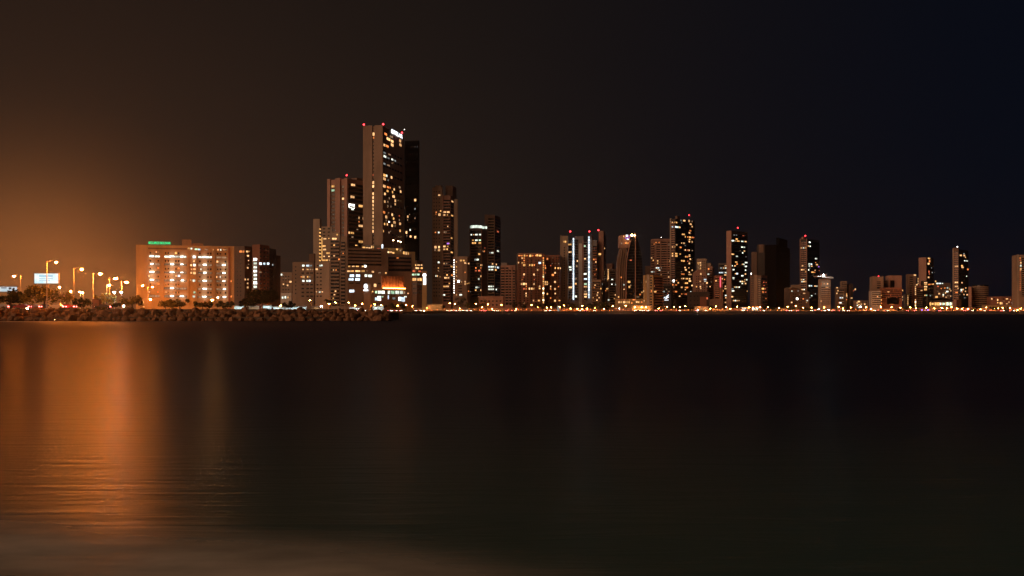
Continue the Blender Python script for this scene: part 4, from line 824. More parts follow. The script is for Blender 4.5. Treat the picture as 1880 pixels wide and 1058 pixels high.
v.lit('1699.4,519.4,6,2.6,w;1705.6,522.4,3,2.4,o;1709,522.2,3,2.4,o;1713,522,3,2.4,y;1699.4,522.8,6,1.6,y;1699.4,526.6,6,2.4,w;1699.2,531.6,5.4,4,y;1698,542.4,2.4,2.4,y;1701,542.4,2.4,2.6,g;1699.4,552,1,1,d;1708,543,2,2,k'); v.dark([1706, 1711], 530, 560, 6, 3, 2.6); v.pier(1700.6, 1703.4, 546, 566, .5, M['grey'])
# 38
b = Bld('apartment_building', 'speckled grey block with a bright white top corner behind the round pavilion', 'the speckled grey block')
v = b.vol(1060, 14, 1715.6, 1745, 1749, 519.5, M['brown'])
v.lit('1721,520.6,4,2.4,c;1725.6,520.6,4,2.2,b;1730,520.6,3,2,c;1717.8,516.8,2.4,3,y;1722,526,3,2.4,r;1734.6,529,3,2.2,o;1739.6,528.8,2.8,3,c;1743.6,531,2.8,2.6,w;1739,535.6,4.6,2.6,c;1736,538,2,2.4,w;1724.4,539.4,3.2,3,w;1731.8,538.4,1.8,2,d;1731.8,541.4,2.6,2.6,c;1731.6,544,2.2,2.4,w;1737,545.8,3,2,w;1745,544,2.4,2.4,w;1719.4,545.4,5,3.6,y;1745.4,534,2.2,2.2,w;1740,543,1.6,1.6,d;1722,535,2.4,1.6,d;1728,530,1.8,1.8,o'); v.dark([1720, 1727], 531, 533, 5, 2, 2)
# 39 pavilion
b = Bld('round_pavilion', 'low round pavilion with a dark disc roof and a glittering glass band', 'the round pavilion', 'pavilion')
Yp = 900; c = W(1727, 571, Yp); b.start(Vector((c.x, c.y, GZ)))
def ring(mb, r0, r1, z0, z1, mat, n=36, ry=.7):
    for i in range(n):
        a0, a1 = 2 * math.pi * i / n, 2 * math.pi * (i + 1) / n
        mb.face([(c.x + r0 * math.cos(a0), c.y + r0 * ry * math.sin(a0), z0), (c.x + r0 * math.cos(a1), c.y + r0 * ry * math.sin(a1), z0), (c.x + r1 * math.cos(a1), c.y + r1 * ry * math.sin(a1), z1), (c.x + r1 * math.cos(a0), c.y + r1 * ry * math.sin(a0), z1)], mat)
zz = lambda y: CAMZ + (HY - y) / F * Yp
mb = MB(); ring(mb, 9.6, 9.6, GZ - .2, zz(562), M['ochre']); mb.build('wall', b.root)
mb = MB(); ring(mb, 10.4, 11.0, zz(553), zz(551.6), M['dim']); ring(mb, 11.0, 1.0, zz(551.6), zz(547.4), M['black']); ring(mb, 1.0, .01, zz(547.4), zz(547.3), M['black']); ring(mb, 9, 10.4, zz(553), zz(553.01), M['dim']); mb.build('roof', b.root)
for i in range(26):
    a = math.pi + math.pi * (i + .5) / 26; k = 'y' if i < 10 else 'g' if i % 3 == 0 else 'c' if i % 3 == 1 else 'y'
    if i in (2, 5): continue
    p = Vector((c.x + 9.5 * math.cos(a), c.y + 9.5 * .7 * math.sin(a), (zz(562) + zz(554.5)) / 2)); mb = MB()
    mb.box(p, (1.0, .3, (zz(555) - zz(561.6)) * rnd.uniform(.5, 1)), E[k], a + math.pi / 2); mb.build('window', b.root, p)
# 40
b = Bld('apartment_tower', 'slim banded tower with a white lamp on its raked top', 'the slim raked top tower', 'tower')
v = b.vol(945, 40, 1749.6, 1760, 1778, 458, M['dim']); v.pier(1749.6, 1751.6, 455.6, 572, 1.0, M['beige']); v.bands(1752, 1759.8, 462, 566, 3.7, .4, .9, M['rose']); v.pier(1752, 1759.8, 455, 462, .5, M['brown'])  # shade of the right side put into the dark body colour
v.lit('1756,488,7,2.6,w;1756,519.2,6.6,2.6,w;1756,525.6,6.6,2.6,w;1756,538,5,2.4,o;1763.8,469,4,3,w;1770,469.4,3.4,3,w;1769.6,466.2,2.4,2,k;1772.2,472.6,2,2.6,w;1771,479,2.4,1.8,c;1775,479.2,3.4,2.2,c;1766,488.2,3.4,3,y;1767,491.2,4.6,2.4,w;1776.6,494.8,3,3,o;1774.4,507.2,1.6,2,c;1766,519.2,2.6,2.6,w;1759,529,1.2,2.4,w;1765,532.4,3,3,c;1768,531.6,2.6,3,w;1773,529,2,2.4,w;1772.4,535.2,2,2.4,w;1764,535.4,3,2,k;1766.4,536,2,2,o;1769.6,541,2.4,2.4,w;1775.6,541.4,2.8,2.6,w;1771,547,2,2,k;1762,541,1.6,1.6,d'); v.dark([1763, 1768, 1773], 498, 516, 5, 2.2, 2)
b.vol(935, 40, 1748, 1756, 1765, 550, M['rose'], part='podium'); b.beacon(1757.6, 453.4, 950, 'W', 2, .45)
# 41
b = Bld('apartment_building', 'rounded dim olive banded block beside the slim raked top tower', 'the rounded banded block')
v = b.vol(905, 26, 1778, 1783.6, 1786, 526.6, M['rose']); v.lit('1786.4,532,1,2;1786.4,535,1,2.4;1786.4,538.4,1,2.4')
cc = W(1800, 571, 925); rr = 6.6
poly = [(cc.x + rr * math.cos(2 * math.pi * i / 24), cc.y + rr * math.sin(2 * math.pi * i / 24)) for i in range(24)]
mb = MB(); mb.prism(poly, GZ - .3, CAMZ + (HY - 523.6) / F * 925, M['glass'], M['roof']); mb.build('wall', b.root)
poly2 = [(cc.x + (rr + .5) * math.cos(2 * math.pi * i / 24), cc.y + (rr + .5) * math.sin(2 * math.pi * i / 24)) for i in range(24)]
for i in range(13):
    z = GZ + .5 + i * 1.75; mb = MB(); mb.prism(poly2, z, z + .95, M['tan']); mb.build('balcony', b.root, (cc.x, cc.y, z))
# 42 low wide
b = Bld('low_building', 'low wide reddish building behind dark trees, beside the end tower', 'the low wide reddish building')
v = b.vol(905, 6, 1820, 1870, 1873, 544.6, M['red'])
v.lit('1820.8,549,2.6,2.8,w;1831.6,551,2.4,3,w;1848.6,549,4.4,2,w;1831.6,556,2.2,2,y;1836.6,557,2.4,4.6,y;1839.4,557,2.4,4.6,w;1852.4,555,2.6,2.4,w;1848.4,558,3.6,2,w;1858.6,556.6,2.4,4.6,c;1861.4,557,3,4.6,w;1864.8,557.4,2.4,4,w;1867.4,557.6,2.4,4,y;1843,553,1.6,1.6,d;1855,550.6,1.6,1.6,o'); v.dark([1825, 1842, 1856, 1864], 549, 553, 6, 3, 2)
v2 = b.vol(890, 6, 1813, 1879, 1882, 560.6, M['ochre'], part='arcade_wing'); v2.dark([1818, 1824, 1844, 1850, 1856, 1862], 565, 566, 6, 3, 3.4)
# 43 end tower
b = Bld('apartment_tower', 'pale edged tower cut by the picture edge, dotted with small stair lights', 'the end tower', 'tower')
v = b.vol(870, 10, 1867, 1893, 1898, 468, M['tan']); v.pier(1867, 1871, 467.4, 570, .4, M['beige'])
v.lit(';'.join('1872.8,%.1f,1.8,2,%s' % (474 + 3.9 * i, 'r' if i % 2 else 'o') for i in range(16) if i not in (2, 4, 5)) + ';1874,482.6,3,3.2,w;1874,488,3,3.4,c;1874,494.4,3.4,4.4,w;1869.4,535.2,2.6,3,w')
v.bands(1876, 1892, 474, 545, 3.9, .4, .6, M['tan'])
for bb in ALL: bb.finish()
# ================================================================== setting
def shoreY(px):
    pts = [(640, 905), (1000, 905), (1110, 905), (1175, 862), (1300, 862), (1500, 838), (1620, 858), (1880, 820), (2300, 780)]
    for (a, ya), (c, yc) in zip(pts, pts[1:]):
        if px <= c: return ya + (yc - ya) * max(0, (px - a) / (c - a))
    return 780
def shape(name, pts, z0, z1, mat, kind='structure', top=None):
    mb = MB(); mb.prism(pts, z0, z1, mat, top); return tag(mb.build(name), kind=kind)
def xy(px, Y): return ((px - 940) / F * Y, Y)
front = [xy(px, shoreY(px) - 14) for px in range(740, 2301, 60)]
land = [(-420, 262), (-50, 266), xy(732, 300), xy(732, 700), xy(738, 880)] + front + [(3000, 800), (3000, 4500), (-3000, 4500), (-3000, 262)]
shape('ground', land, -3, GZ, M['soil'])
# raised ground behind the breakwater, with the shore road on it
shape('embankment', [(-420, 258), (-46, 262), (-44, 268), (-60, 300), (-95, 430), (-420, 430)], -3, 2.95, M['soil'])
shape('road', [(-420, 279), (-64, 285), (-66, 292), (-420, 296)], 2.95, 2.954, M['asphalt'])
far = [xy(px, shoreY(px) - 4) for px in range(740, 2301, 60)] + [xy(px, shoreY(px) + 8) for px in range(2300, 739, -60)]
shape('road', far, GZ, GZ + .004, M['asphalt'])
# far sea wall
fr = [xy(px, shoreY(px) - 14.3) for px in range(736, 2301, 40)]; bk = [xy(px, shoreY(px) - 13.6) for px in range(2296, 735, -40)]
mb = MB(); mb.prism(fr + bk, -2, GZ + .3, M['dim'])
tag(mb.build('sea_wall'), 'long low grey sea wall at the far waterline under the skyline', 'sea wall')

# water
m, nt, out = new_mat('sea_water'); N = nt.nodes; L = nt.links
tc = N.new('ShaderNodeTexCoord')
mp = N.new('ShaderNodeMapping'); mp.inputs['Scale'].default_value = (.35, 2.2, 1); mp.inputs['Rotation'].default_value = (0, 0, R(-7))
L.new(tc.outputs['Object'], mp.inputs[0])
n1 = N.new('ShaderNodeTexNoise'); n1.inputs['Scale'].default_value = 1.0; n1.inputs['Detail'].default_value = 5; n1.inputs['Roughness'].default_value = .62; n1.inputs['Distortion'].default_value = .8
L.new(mp.outputs[0], n1.inputs['Vector'])
mp2 = N.new('ShaderNodeMapping'); mp2.inputs['Scale'].default_value = (.02, .06, 1)
L.new(tc.outputs['Object'], mp2.inputs[0])
n2 = N.new('ShaderNodeTexNoise'); n2.inputs['Scale'].default_value = 1.0; n2.inputs['Detail'].default_value = 4
L.new(mp2.outputs[0], n2.inputs['Vector'])
ad = N.new('ShaderNodeMath'); ad.operation = 'MULTIPLY_ADD'; ad.inputs[1].default_value = 1.2; L.new(n2.outputs['Fac'], ad.inputs[0]); L.new(n1.outputs['Fac'], ad.inputs[2])
bp = N.new('ShaderNodeBump'); bp.inputs['Strength'].default_value = 1; bp.inputs['Distance'].default_value = .024
L.new(ad.outputs[0], bp.inputs['Height'])
bs = N.new('ShaderNodeBsdfPrincipled'); bs.inputs['Base Color'].default_value = (.026, .046, .054, 1); bs.inputs['Roughness'].default_value = .35
bs.inputs['IOR'].default_value = 1.333
# calmer water in the bay, chop thrown back along the breakwater and the far wall
sy = N.new('ShaderNodeSeparateXYZ'); L.new(tc.outputs['Object'], sy.inputs[0])
rr_ = N.new('ShaderNodeMapRange'); rr_.inputs['From Min'].default_value = 22; rr_.inputs['From Max'].default_value = 150; rr_.inputs['To Min'].default_value = .37; rr_.inputs['To Max'].default_value = .62
L.new(sy.outputs['Y'], rr_.inputs['Value']); L.new(rr_.outputs[0], bs.inputs['Roughness'])
# beach light put into the base colour: lighter green close in, dark blue farther out
tb = N.new('ShaderNodeMapRange'); tb.interpolation_type = 'SMOOTHSTEP'; tb.inputs['From Min'].default_value = 6; tb.inputs['From Max'].default_value = 30; L.new(sy.outputs['Y'], tb.inputs['Value'])
cm = N.new('ShaderNodeMix'); cm.data_type = 'RGBA'; cm.inputs['A'].default_value = (.044, .098, .086, 1); cm.inputs['B'].default_value = (.001, .010, .034, 1); L.new(tb.outputs[0], cm.inputs['Factor']); L.new(cm.outputs['Result'], bs.inputs['Base Color'])
L.new(bp.outputs[0], bs.inputs['Normal']); L.new(bs.outputs[0], out.inputs[0])
mb = MB(); mb.face([(-4000, -200, 0), (4000, -200, 0), (4000, 4800, 0), (-4000, 4800, 0)], m)
tag(mb.build('water'), kind='structure')

# foam: thin wash of broken surf, one strip along the breakwater, one near the viewer
def foam_mat(name, sx, sy, lo, hi, col):
    m, nt, out = new_mat(name); N = nt.nodes; L = nt.links
    tc = N.new('ShaderNodeTexCoord'); mp = N.new('ShaderNodeMapping'); mp.inputs['Scale'].default_value = (sx, sy, 1); L.new(tc.outputs['Object'], mp.inputs[0])
    n = N.new('ShaderNodeTexNoise'); n.inputs['Scale'].default_value = 1; n.inputs['Detail'].default_value = 5; L.new(mp.outputs[0], n.inputs['Vector'])
    at = N.new('ShaderNodeAttribute'); at.attribute_name = 'cover'
    mr = N.new('ShaderNodeMapRange'); mr.inputs['From Min'].default_value = .25; mr.inputs['From Max'].default_value = .75; mr.inputs['To Min'].default_value = lo; mr.inputs['To Max'].default_value = hi
    L.new(n.outputs['Fac'], mr.inputs['Value'])
    mu = N.new('ShaderNodeMath'); mu.operation = 'MULTIPLY'; L.new(mr.outputs[0], mu.inputs[0]); L.new(at.outputs['Fac'], mu.inputs[1])
    d = N.new('ShaderNodeBsdfDiffuse'); d.inputs['Color'].default_value = (*col, 1)
    t = N.new('ShaderNodeBsdfTransparent'); mx = N.new('ShaderNodeMixShader')
    L.new(mu.outputs[0], mx.inputs[0]); L.new(t.outputs[0], mx.inputs[1]); L.new(d.outputs[0], mx.inputs[2]); L.new(mx.outputs[0], out.inputs[0])
    return m
def foam(pts_fn, nx, ny, mat, z=.012):
    vs = []; cov = []
    for j in range(ny + 1):
        for i in range(nx + 1):
            x, y, c = pts_fn(i / nx, j / ny); vs.append((x, y, z)); cov.append(c)
    fs = [(j * (nx + 1) + i, j * (nx + 1) + i + 1, (j + 1) * (nx + 1) + i + 1, (j + 1) * (nx + 1) + i) for j in range(ny) for i in range(nx)]
    me = bpy.data.meshes.new('sea_foam'); me.from_pydata(vs, [], fs); me.materials.append(mat)
    a = me.attributes.new('cover', 'FLOAT', 'POINT'); a.data.foreach_set('value', cov)
    o = bpy.data.objects.new('sea_foam', me); COL.objects.link(o); return tag(o, kind='stuff')
def near_edge(x):            # inner edge of the wash on the near shore
    return 10.9 - .32 * (x + 5) - .10 * math.sin(x * 1.3) - .15 * math.sin(x * .55 + 1)
def nf(u, v):
    x = -9 + 12 * u; e = near_edge(x); y = e + 2.2 - 7.2 * v
    c = max(0, min(1, (e + 1.9 - y) / 2.6)); c = c * c * (3 - 2 * c)
    if y < e - .7: c = max(.5, 1 - (e - .7 - y) * .9)
    return x, y, max(0, min(1, c)) * max(0, min(1, (1.2 - x) / 2.5))
foam(nf, 60, 40, foam_mat('wash_foam', .9, 1.6, .5, 1.0, (.66, .66, .58)))
def ff(u, v):
    x = -170 + 105 * u; y = 228 + 19 * v
    return x, y, math.sin(math.pi * v) ** 1.2 * min(1, (1 - u) * 2.2)
foam(ff, 60, 16, foam_mat('surf_foam', .05, .3, .55, 1.0, (.72, .66, .58)))

# ------------------------------------------------------------------ breakwater boulders
def rock_mesh(seed):
    r = random.Random(seed); mb = MB(); mb.ball((0, 0, 0), 1, M['rock'], 10, 7)
    ax = [Vector((r.uniform(-1, 1), r.uniform(-1, 1), r.uniform(-1, 1))).normalized() for _ in range(9)]; dd = [r.uniform(.55, .85) for _ in ax]
    vs = []
    for v in mb.v:
        v = Vector(v)
        for a, d in zip(ax, dd):
            k = v.dot(a)
            if k > d: v = v - a * (k - d)
        vs.append(v * (1 + r.uniform(-.05, .05)))
    mb.v = [tuple(v) for v in vs]; return mb.data('boulder')
RM = [rock_mesh(i) for i in range(10)]
shape('breakwater_core', [(-175, 249), (-50, 253.5), (-40, 257), (-39, 260), (-50, 268), (-420, 268), (-420, 249)], -3, 1.0, M['soil'])
shape('breakwater_crest', [(-175, 254), (-56, 257), (-46, 259.5), (-56, 264), (-420, 264), (-420, 254)], -3, 2.3, M['soil'])
bl = {0: ('orange lit boulder in the breakwater below the billboards and the big orange tree', 'boulders under the billboards'),
      1: ('brown boulder in the breakwater below the long pale office block', 'boulders under the office block'),
      2: ('dark boulder on the end stretch of the breakwater, below the plain beige block', 'boulders at the end of the breakwater')}
nrock = 0
for row in range(5):
    x = -140 + row * .5
    while x < -30.6:
        s = rnd.choice((.6, .8, 1.0, 1.0, 1.2, 1.45)) * rnd.uniform(.9, 1.1)
        u = (x + 140) / 108; yb = 249.2 + 5.2 * u + row * 1.75 + rnd.uniform(-.4, .4); z = .25 + row * .66 + rnd.uniform(-.15, .15)
        if x > -38: z -= max(0, row - 2) * .35 * (x + 38) / 7
        px = 940 + x / yb * F
        if nrock < 298 and px < 732:
            o = bpy.data.objects.new('boulder', RM[rnd.randrange(10)]); COL.objects.link(o)
            o.location = (x, yb, z); o.scale = (s * rnd.uniform(.8, 1.25), s * rnd.uniform(.8, 1.1), s * rnd.uniform(.6, .95)); o.rotation_euler = (rnd.uniform(-.5, .5), rnd.uniform(-.5, .5), rnd.uniform(0, 6.3))
            lb, gr = bl[0 if px < 235 else 1 if px < 500 else 2]; tag(o, lb, 'boulder', gr); nrock += 1
        x += s * 1.5
# ------------------------------------------------------------------ naming by neighbours
def shorts():
    out = []
    for b_ in ALL:
        p = Vector(b_.root.location); xs = []
        for v in b_.vols: xs += [v.P, v.P + v.u * v.Lu, v.P + v.v * v.Lv]
        if xs: c = sum((940 + q.x / q.y * F for q in xs)) / len(xs)
        else: c = 940 + p.x / p.y * F
        out.append((c, b_.short))
    return sorted(out)
SHORT = None
def near(px):
    global SHORT
    if SHORT is None: SHORT = shorts()
    return min(SHORT, key=lambda s: abs(s[0] - px))[1]
QUEUE = {}
def later(o, px, what, prep): QUEUE.setdefault((what, prep, near(px)), []).append((px, o))
ORD = ['first', 'second', 'third', 'fourth', 'fifth', 'sixth', 'seventh', 'eighth', 'ninth', 'tenth', 'eleventh', 'twelfth']
def settle():
    for (what, prep, nb), l in QUEUE.items():
        l.sort(key=lambda q: q[0])
        for i, (px, o) in enumerate(l):
            if len(l) == 1: o['label'] = '%s %s %s' % (what, prep, nb)
            elif i == 0: o['label'] = '%s %s %s, leftmost of %d there' % (what, prep, nb, len(l))
            elif i == len(l) - 1: o['label'] = '%s %s %s, rightmost of %d there' % (what, prep, nb, len(l))
            else: o['label'] = '%s %s %s, %s from the left' % (what, prep, nb, ORD[min(i, 11)])
# ------------------------------------------------------------------ street lamps
def lamp(px, py, Y, polepx, mat, group, cat='street lamp', r=.32, name='street_lamp', label=None, what=None, prep='in front of', base=None):
    p = W(px, py, Y); q = W(polepx, py, Y); gz = base if base is not None else (2.95 if Y < 428 and px < 400 else GZ)
    o = empty(name, (q.x, q.y, gz), label, cat, group)
    pt = p.z + .25
    mb = MB(); mb.tube((q.x, q.y, gz), (q.x, q.y, pt), .14, .08, M['metal'], 8); mb.build('pole', o)
    if abs(p.x - q.x) > .3:
        mb = MB(); a = Vector((q.x, q.y, pt)); b_ = Vector((p.x, p.y, p.z + .42)); md = (a + b_) / 2 + Vector((0, 0, .16)); mb.tube(a, md, .06, .05, M['metal'], 6); mb.tube(md, b_, .05, .05, M['metal'], 6); mb.build('arm', o, a)
    mb = MB(); mb.ball((p.x, p.y, p.z + .22), r * 1.25, M['darkmetal'], 8, 5, (1.5, 1, .55)); h = mb.build('lamp_head', o, p)
    mb = MB(); mb.ball(p, r, mat, 8, 5, (1.1, .9, .75)); mb.build('lens', h, p)
    if what: later(o, px, what, prep)
    return o
A = [(26, 507, 38, 367, 'tall street lamp glowing white orange beside the small bluish billboard'),
     (103, 482, 86, 264, 'tall street lamp above the white billboard, highest of the shore road row'),
     (150, 494.5, 135.5, 306, 'tall street lamp of the shore road row, next after the one above the white billboard'),
     (184, 502.5, 171, 342, 'tall street lamp of the shore road row, above the brown hut'),
     (212, 511, 201, 392, 'tall street lamp of the shore road row, above the twin white flood lamps'),
     (232, 517.5, 223, 438, 'tall street lamp of the shore road row, beside the blank flank of the office block'),
     (262, 524.5, 253, 500, 'tall street lamp before the near corner of the long pale office block'),
     (280, 527.5, 271, 530, 'street lamp before the windows of the long pale office block, beside the corner lamp'),
     (354, 530, 348.6, 573, 'tall street lamp in front of the stairwell of the long pale office block')]
for px, py, pp, Y, lb in A: lamp(px, py, Y, pp, LAMP_N, 'tall street lamps of the shore road', label=lb, r={103: .22, 26: .36, 150: .29, 184: .46, 212: .60, 232: .62, 354: .18}.get(px, .30))
B_ = [(109, 527.5, 111, 385, 'low street lamp between the big orange tree and the pale feathery tree'), (130, 535, 131, 470, 'small street lamp over the pale feathery tree'),
      (146.5, 536, 148, 480, 'low street lamp, one of a close pair over the dark hedge, the left one'), (151.8, 537.6, 153, 480, 'low street lamp, one of a close pair over the dark hedge, the right one'),
      (201, 524, 196, 360, 'low street lamp on a double pole beneath the tall lamp over the flood lamps'), (276, 550, 264, 420, 'low bracket lamp before the foot of the long pale office block'),
      (390, 551, 388, 430, 'low orange street lamp above the trees at the end of the long pale office block'), (400, 546.5, 402, 480, 'smaller orange street lamp just beside the low one at the office block end')]
for px, py, pp, Y, lb in B_: lamp(px, py, Y, pp, LAMP_M, 'low street lamps behind the shore road', label=lb, r=.28)
for px, lb in ((209.5, 'bluish white flood lamp on a short mast, the left of a pair'), (222.5, 'bluish white flood lamp on a short mast, the right of a pair')):
    lamp(px, 536.6, 330, px + 1, LAMP_W, 'twin flood lamps', 'flood lamp', r=.3, name='flood_lamp', label=lb)
lamp(227, 562, 275, 226, LAMP_W, None, 'flood lamp', r=.22, name='flood_lamp', label='low white flood lamp close to the ground behind the boulders below the twin flood lamps')
mid = [(569, 551.5, 640), (616, 555.5, 760), (640, 555.5, 760), (664.5, 557.5, 700)]
for px, py, Y in mid + [(604, 558, 700), (652, 561, 720), (688, 559, 800), (700, 560.5, 790), (730, 561, 830), (745, 560, 850), (540, 560, 640), (515, 561, 640)]: lamp(px, py, Y, px + 3, LAMP_O, 'street lamps before the mall', what='street lamp', prep='before', r=.4)
lamp(590, 562, 560, 591.5, LAMP_W, None, 'flood lamp', r=.45, name='flood_lamp', label='blinding bluish white flood lamp behind the breakwater below the plain beige block')
faro = [(826, 557), (835, 558.3), (874, 557.6), (896, 559), (920.5, 559.6), (976, 560.2), (1036, 561), (1047.4, 566.4), (1060, 567.6), (1068.6, 568), (1069, 561.6), (1125, 562), (1149, 561.3), (1224.6, 563), (1238, 563.4), (1258, 562.4), (1314.4, 563), (1333, 564), (1353.4, 563), (1375, 564.4), (1395.4, 564), (1430, 565.5), (1446, 563.4), (1460.6, 561.6), (1540, 563.6), (1617, 563.6), (1636.6, 564), (1653, 565.4), (1671, 564.4), (1700.6, 565), (1715.6, 566.4), (1738, 566), (1757.4, 566.6), (1777, 567), (1833, 566), (1868, 569), (1873.6, 566.6), (1292, 566), (1490, 565), (1590, 564.4), (1800, 568), (800, 559.6), (757, 562), (1012, 564.6), (1178, 564)]
for i, (px, py) in enumerate(faro): lamp(px, py, shoreY(px) + rnd.uniform(2, 22), px + rnd.choice((-1.4, 1.4)), LAMP_O, 'orange street lamps of the far promenade', what='added orange street lamp', prep='before', r=.34)
for px, py in ((1137, 566.4), (1281, 569.4), (1503, 567.4), (1521.4, 569)): lamp(px, py, shoreY(px) - 4, px + .8, LAMP_F, 'white flood lamps of the far promenade', 'flood lamp', r=.3, name='flood_lamp', what='white waterside flood lamp', prep='before')
taken = [q[0] for q in faro]; px = 748
rl = random.Random(9)
while px < 1880:  # extra street lamps added at random to strengthen the shore glow
    if min(abs(px - t_) for t_ in taken) > 7: lamp(px, rl.uniform(563.5, 567.5), shoreY(px) + rl.uniform(2, 20), px + rl.choice((-1.4, 1.4)), LAMP_O, 'orange street lamps of the far promenade', what='added orange street lamp', prep='before', r=.3)
    px += rl.uniform(13, 24)
px = 748
while px < 1878:  # low walls added to catch the orange lamp glow
    ln_ = rl.uniform(40, 90); x1 = min(px + ln_, 1884); Y0, Y1 = shoreY(px) + 29, shoreY(x1) + 29; a, c = W(px, HY, Y0), W(x1 - 2.5, HY, Y1); h = rl.uniform(1.6, 3.4)
    o = empty('added_wall', ((a.x + c.x) / 2, (Y0 + Y1) / 2, GZ), None, 'wall', 'added low walls along the far promenade'); ang = math.atan2(c.y - a.y, c.x - a.x); L_ = (c - a).xy.length
    mb = MB(); mb.box(((a.x + c.x) / 2, (Y0 + Y1) / 2, GZ + h / 2), (L_, .4, h), M[rl.choice(('rose', 'tan', 'beige'))], ang); mb.build('wall', o)
    mb = MB(); mb.box(((a.x + c.x) / 2, (Y0 + Y1) / 2, GZ + h + .06), (L_ + .1, .6, .12), M['concrete'], ang); mb.build('coping', o)
    later(o, (px + x1) / 2, 'added low wall catching orange light', 'before'); px = x1
rl = random.Random(21); px = 738
while px < 1880:
    if rl.random() < .8: lamp(px, rl.uniform(566.8, 570.6), shoreY(px) + rl.uniform(-6, 30), px, LAMP_B, 'small lamps along the far promenade', 'lamp', r=.30, name='bollard_lamp', what='small low lamp', prep='before')
    px += rl.uniform(4.5, 10)
for px, Y in ((1692.6, 850), (1703.6, 850), (1698, 853)): lamp(px, 568.8, Y - 4, px, E['U'], 'violet lamps on the shore', 'lamp', r=.62, name='bollard_lamp', what='violet low lamp')
p = W(100, 587.6, 250.2); lamp(100, 587, 247.4, 100, LAMP_S, None, 'lantern', r=.12, name='lantern', label='small lantern at the foot of the boulders, at the water edge', base=.2)
lamp(50, 566.4, 262, 50.4, LAMP_S, None, 'lamp', r=.34, name='bollard_lamp', label='small bright lamp on the breakwater crest in front of the small billboard')
# ------------------------------------------------------------------ trees
def leaf_mat(name, col):
    m, nt, out = new_mat(name); N = nt.nodes; L = nt.links
    g = N.new('ShaderNodeNewGeometry'); mr = N.new('ShaderNodeMapRange'); mr.inputs['To Min'].default_value = .55; mr.inputs['To Max'].default_value = 1.5
    L.new(g.outputs['Random Per Island'], mr.inputs['Value'])
    sc = N.new('ShaderNodeVectorMath'); sc.operation = 'SCALE'; sc.inputs[0].default_value = col; L.new(mr.outputs[0], sc.inputs['Scale'])
    d = N.new('ShaderNodeBsdfDiffuse'); t = N.new('ShaderNodeBsdfTranslucent'); mx = N.new('ShaderNodeMixShader'); mx.inputs[0].default_value = .3
    L.new(sc.outputs[0], d.inputs[0]); L.new(sc.outputs[0], t.inputs[0]); L.new(d.outputs[0], mx.inputs[1]); L.new(t.outputs[0], mx.inputs[2]); L.new(mx.outputs[0], out.inputs[0]); return m
LF = [leaf_mat('leaf_green', (.075, .095, .035)), leaf_mat('leaf_olive', (.13, .12, .045)), leaf_mat('leaf_dark', (.035, .042, .022)), leaf_mat('leaf_bright', (.20, .17, .06))]
def tree(px, Y, wpx, ytop, ybot, leaf, label=None, cat='tree', name='tree', base=None, dens=1.0, group=None, what=None, seed=None, lean=0):
    r = random.Random(seed if seed is not None else int(px * 7 + ytop))
    gz = base if base is not None else (2.95 if Y < 428 and px < 420 else GZ)
    x0 = (px - 940) / F * Y; zt = CAMZ + (HY - ytop) / F * Y; zb = max(gz + .4, CAMZ + (HY - ybot) / F * Y); rw = wpx / 2 / F * Y
    o = empty(name, (x0, Y, gz), label, cat, group); H = zt - zb; zc_ = (zt + zb) / 2
    mb = MB(); tr = max(.14, .035 * H + .1); top = Vector((x0 + lean, Y, zb + H * .35)); mb.tube((x0 - lean * .3, Y, gz - .2), top, tr, tr * .6, M['bark'], 8)
    cl = []
    nb = max(7, int(12 * dens + rw * 1.3))
    for i in range(nb):
        a = r.uniform(0, 6.28); rr = math.sqrt(r.random()) * .85; zz_ = r.uniform(-.55, .62)
        c = Vector((x0 + math.cos(a) * rr * rw, Y + math.sin(a) * rr * rw * .8, zc_ + zz_ * H / 2 * (1.15 - .5 * rr)))
        cl.append((c, r.uniform(.18, .42) * min(rw, H * .75))); 
        if i < 7: mb.tube(top, top.lerp(c, .85), tr * .4, tr * .12, M['bark'], 5)
    mb.build('trunk', o)
    lm = MB(); sz = max(.14, min(.36, rw * .085)) ; n = int(85 * dens)
    for c, cr in cl:
        for k in range(n):
            d = Vector((r.gauss(0, 1), r.gauss(0, 1), r.gauss(0, .8))); d = d.normalized() * cr * r.random() ** .45
            p_ = c + d
            if p_.z < gz + .3: continue
            u = Vector((r.uniform(-1, 1), r.uniform(-1, 1), r.uniform(-.6, .6))).normalized(); w_ = u.orthogonal().normalized(); s_ = sz * r.uniform(.6, 1.5)
            lm.face([p_ - u * s_, p_ + w_ * s_ * .5, p_ + u * s_, p_ - w_ * s_ * .5], leaf)
    lm.build('crown', o)
    if what: later(o, px, what, 'in front of')
    return o
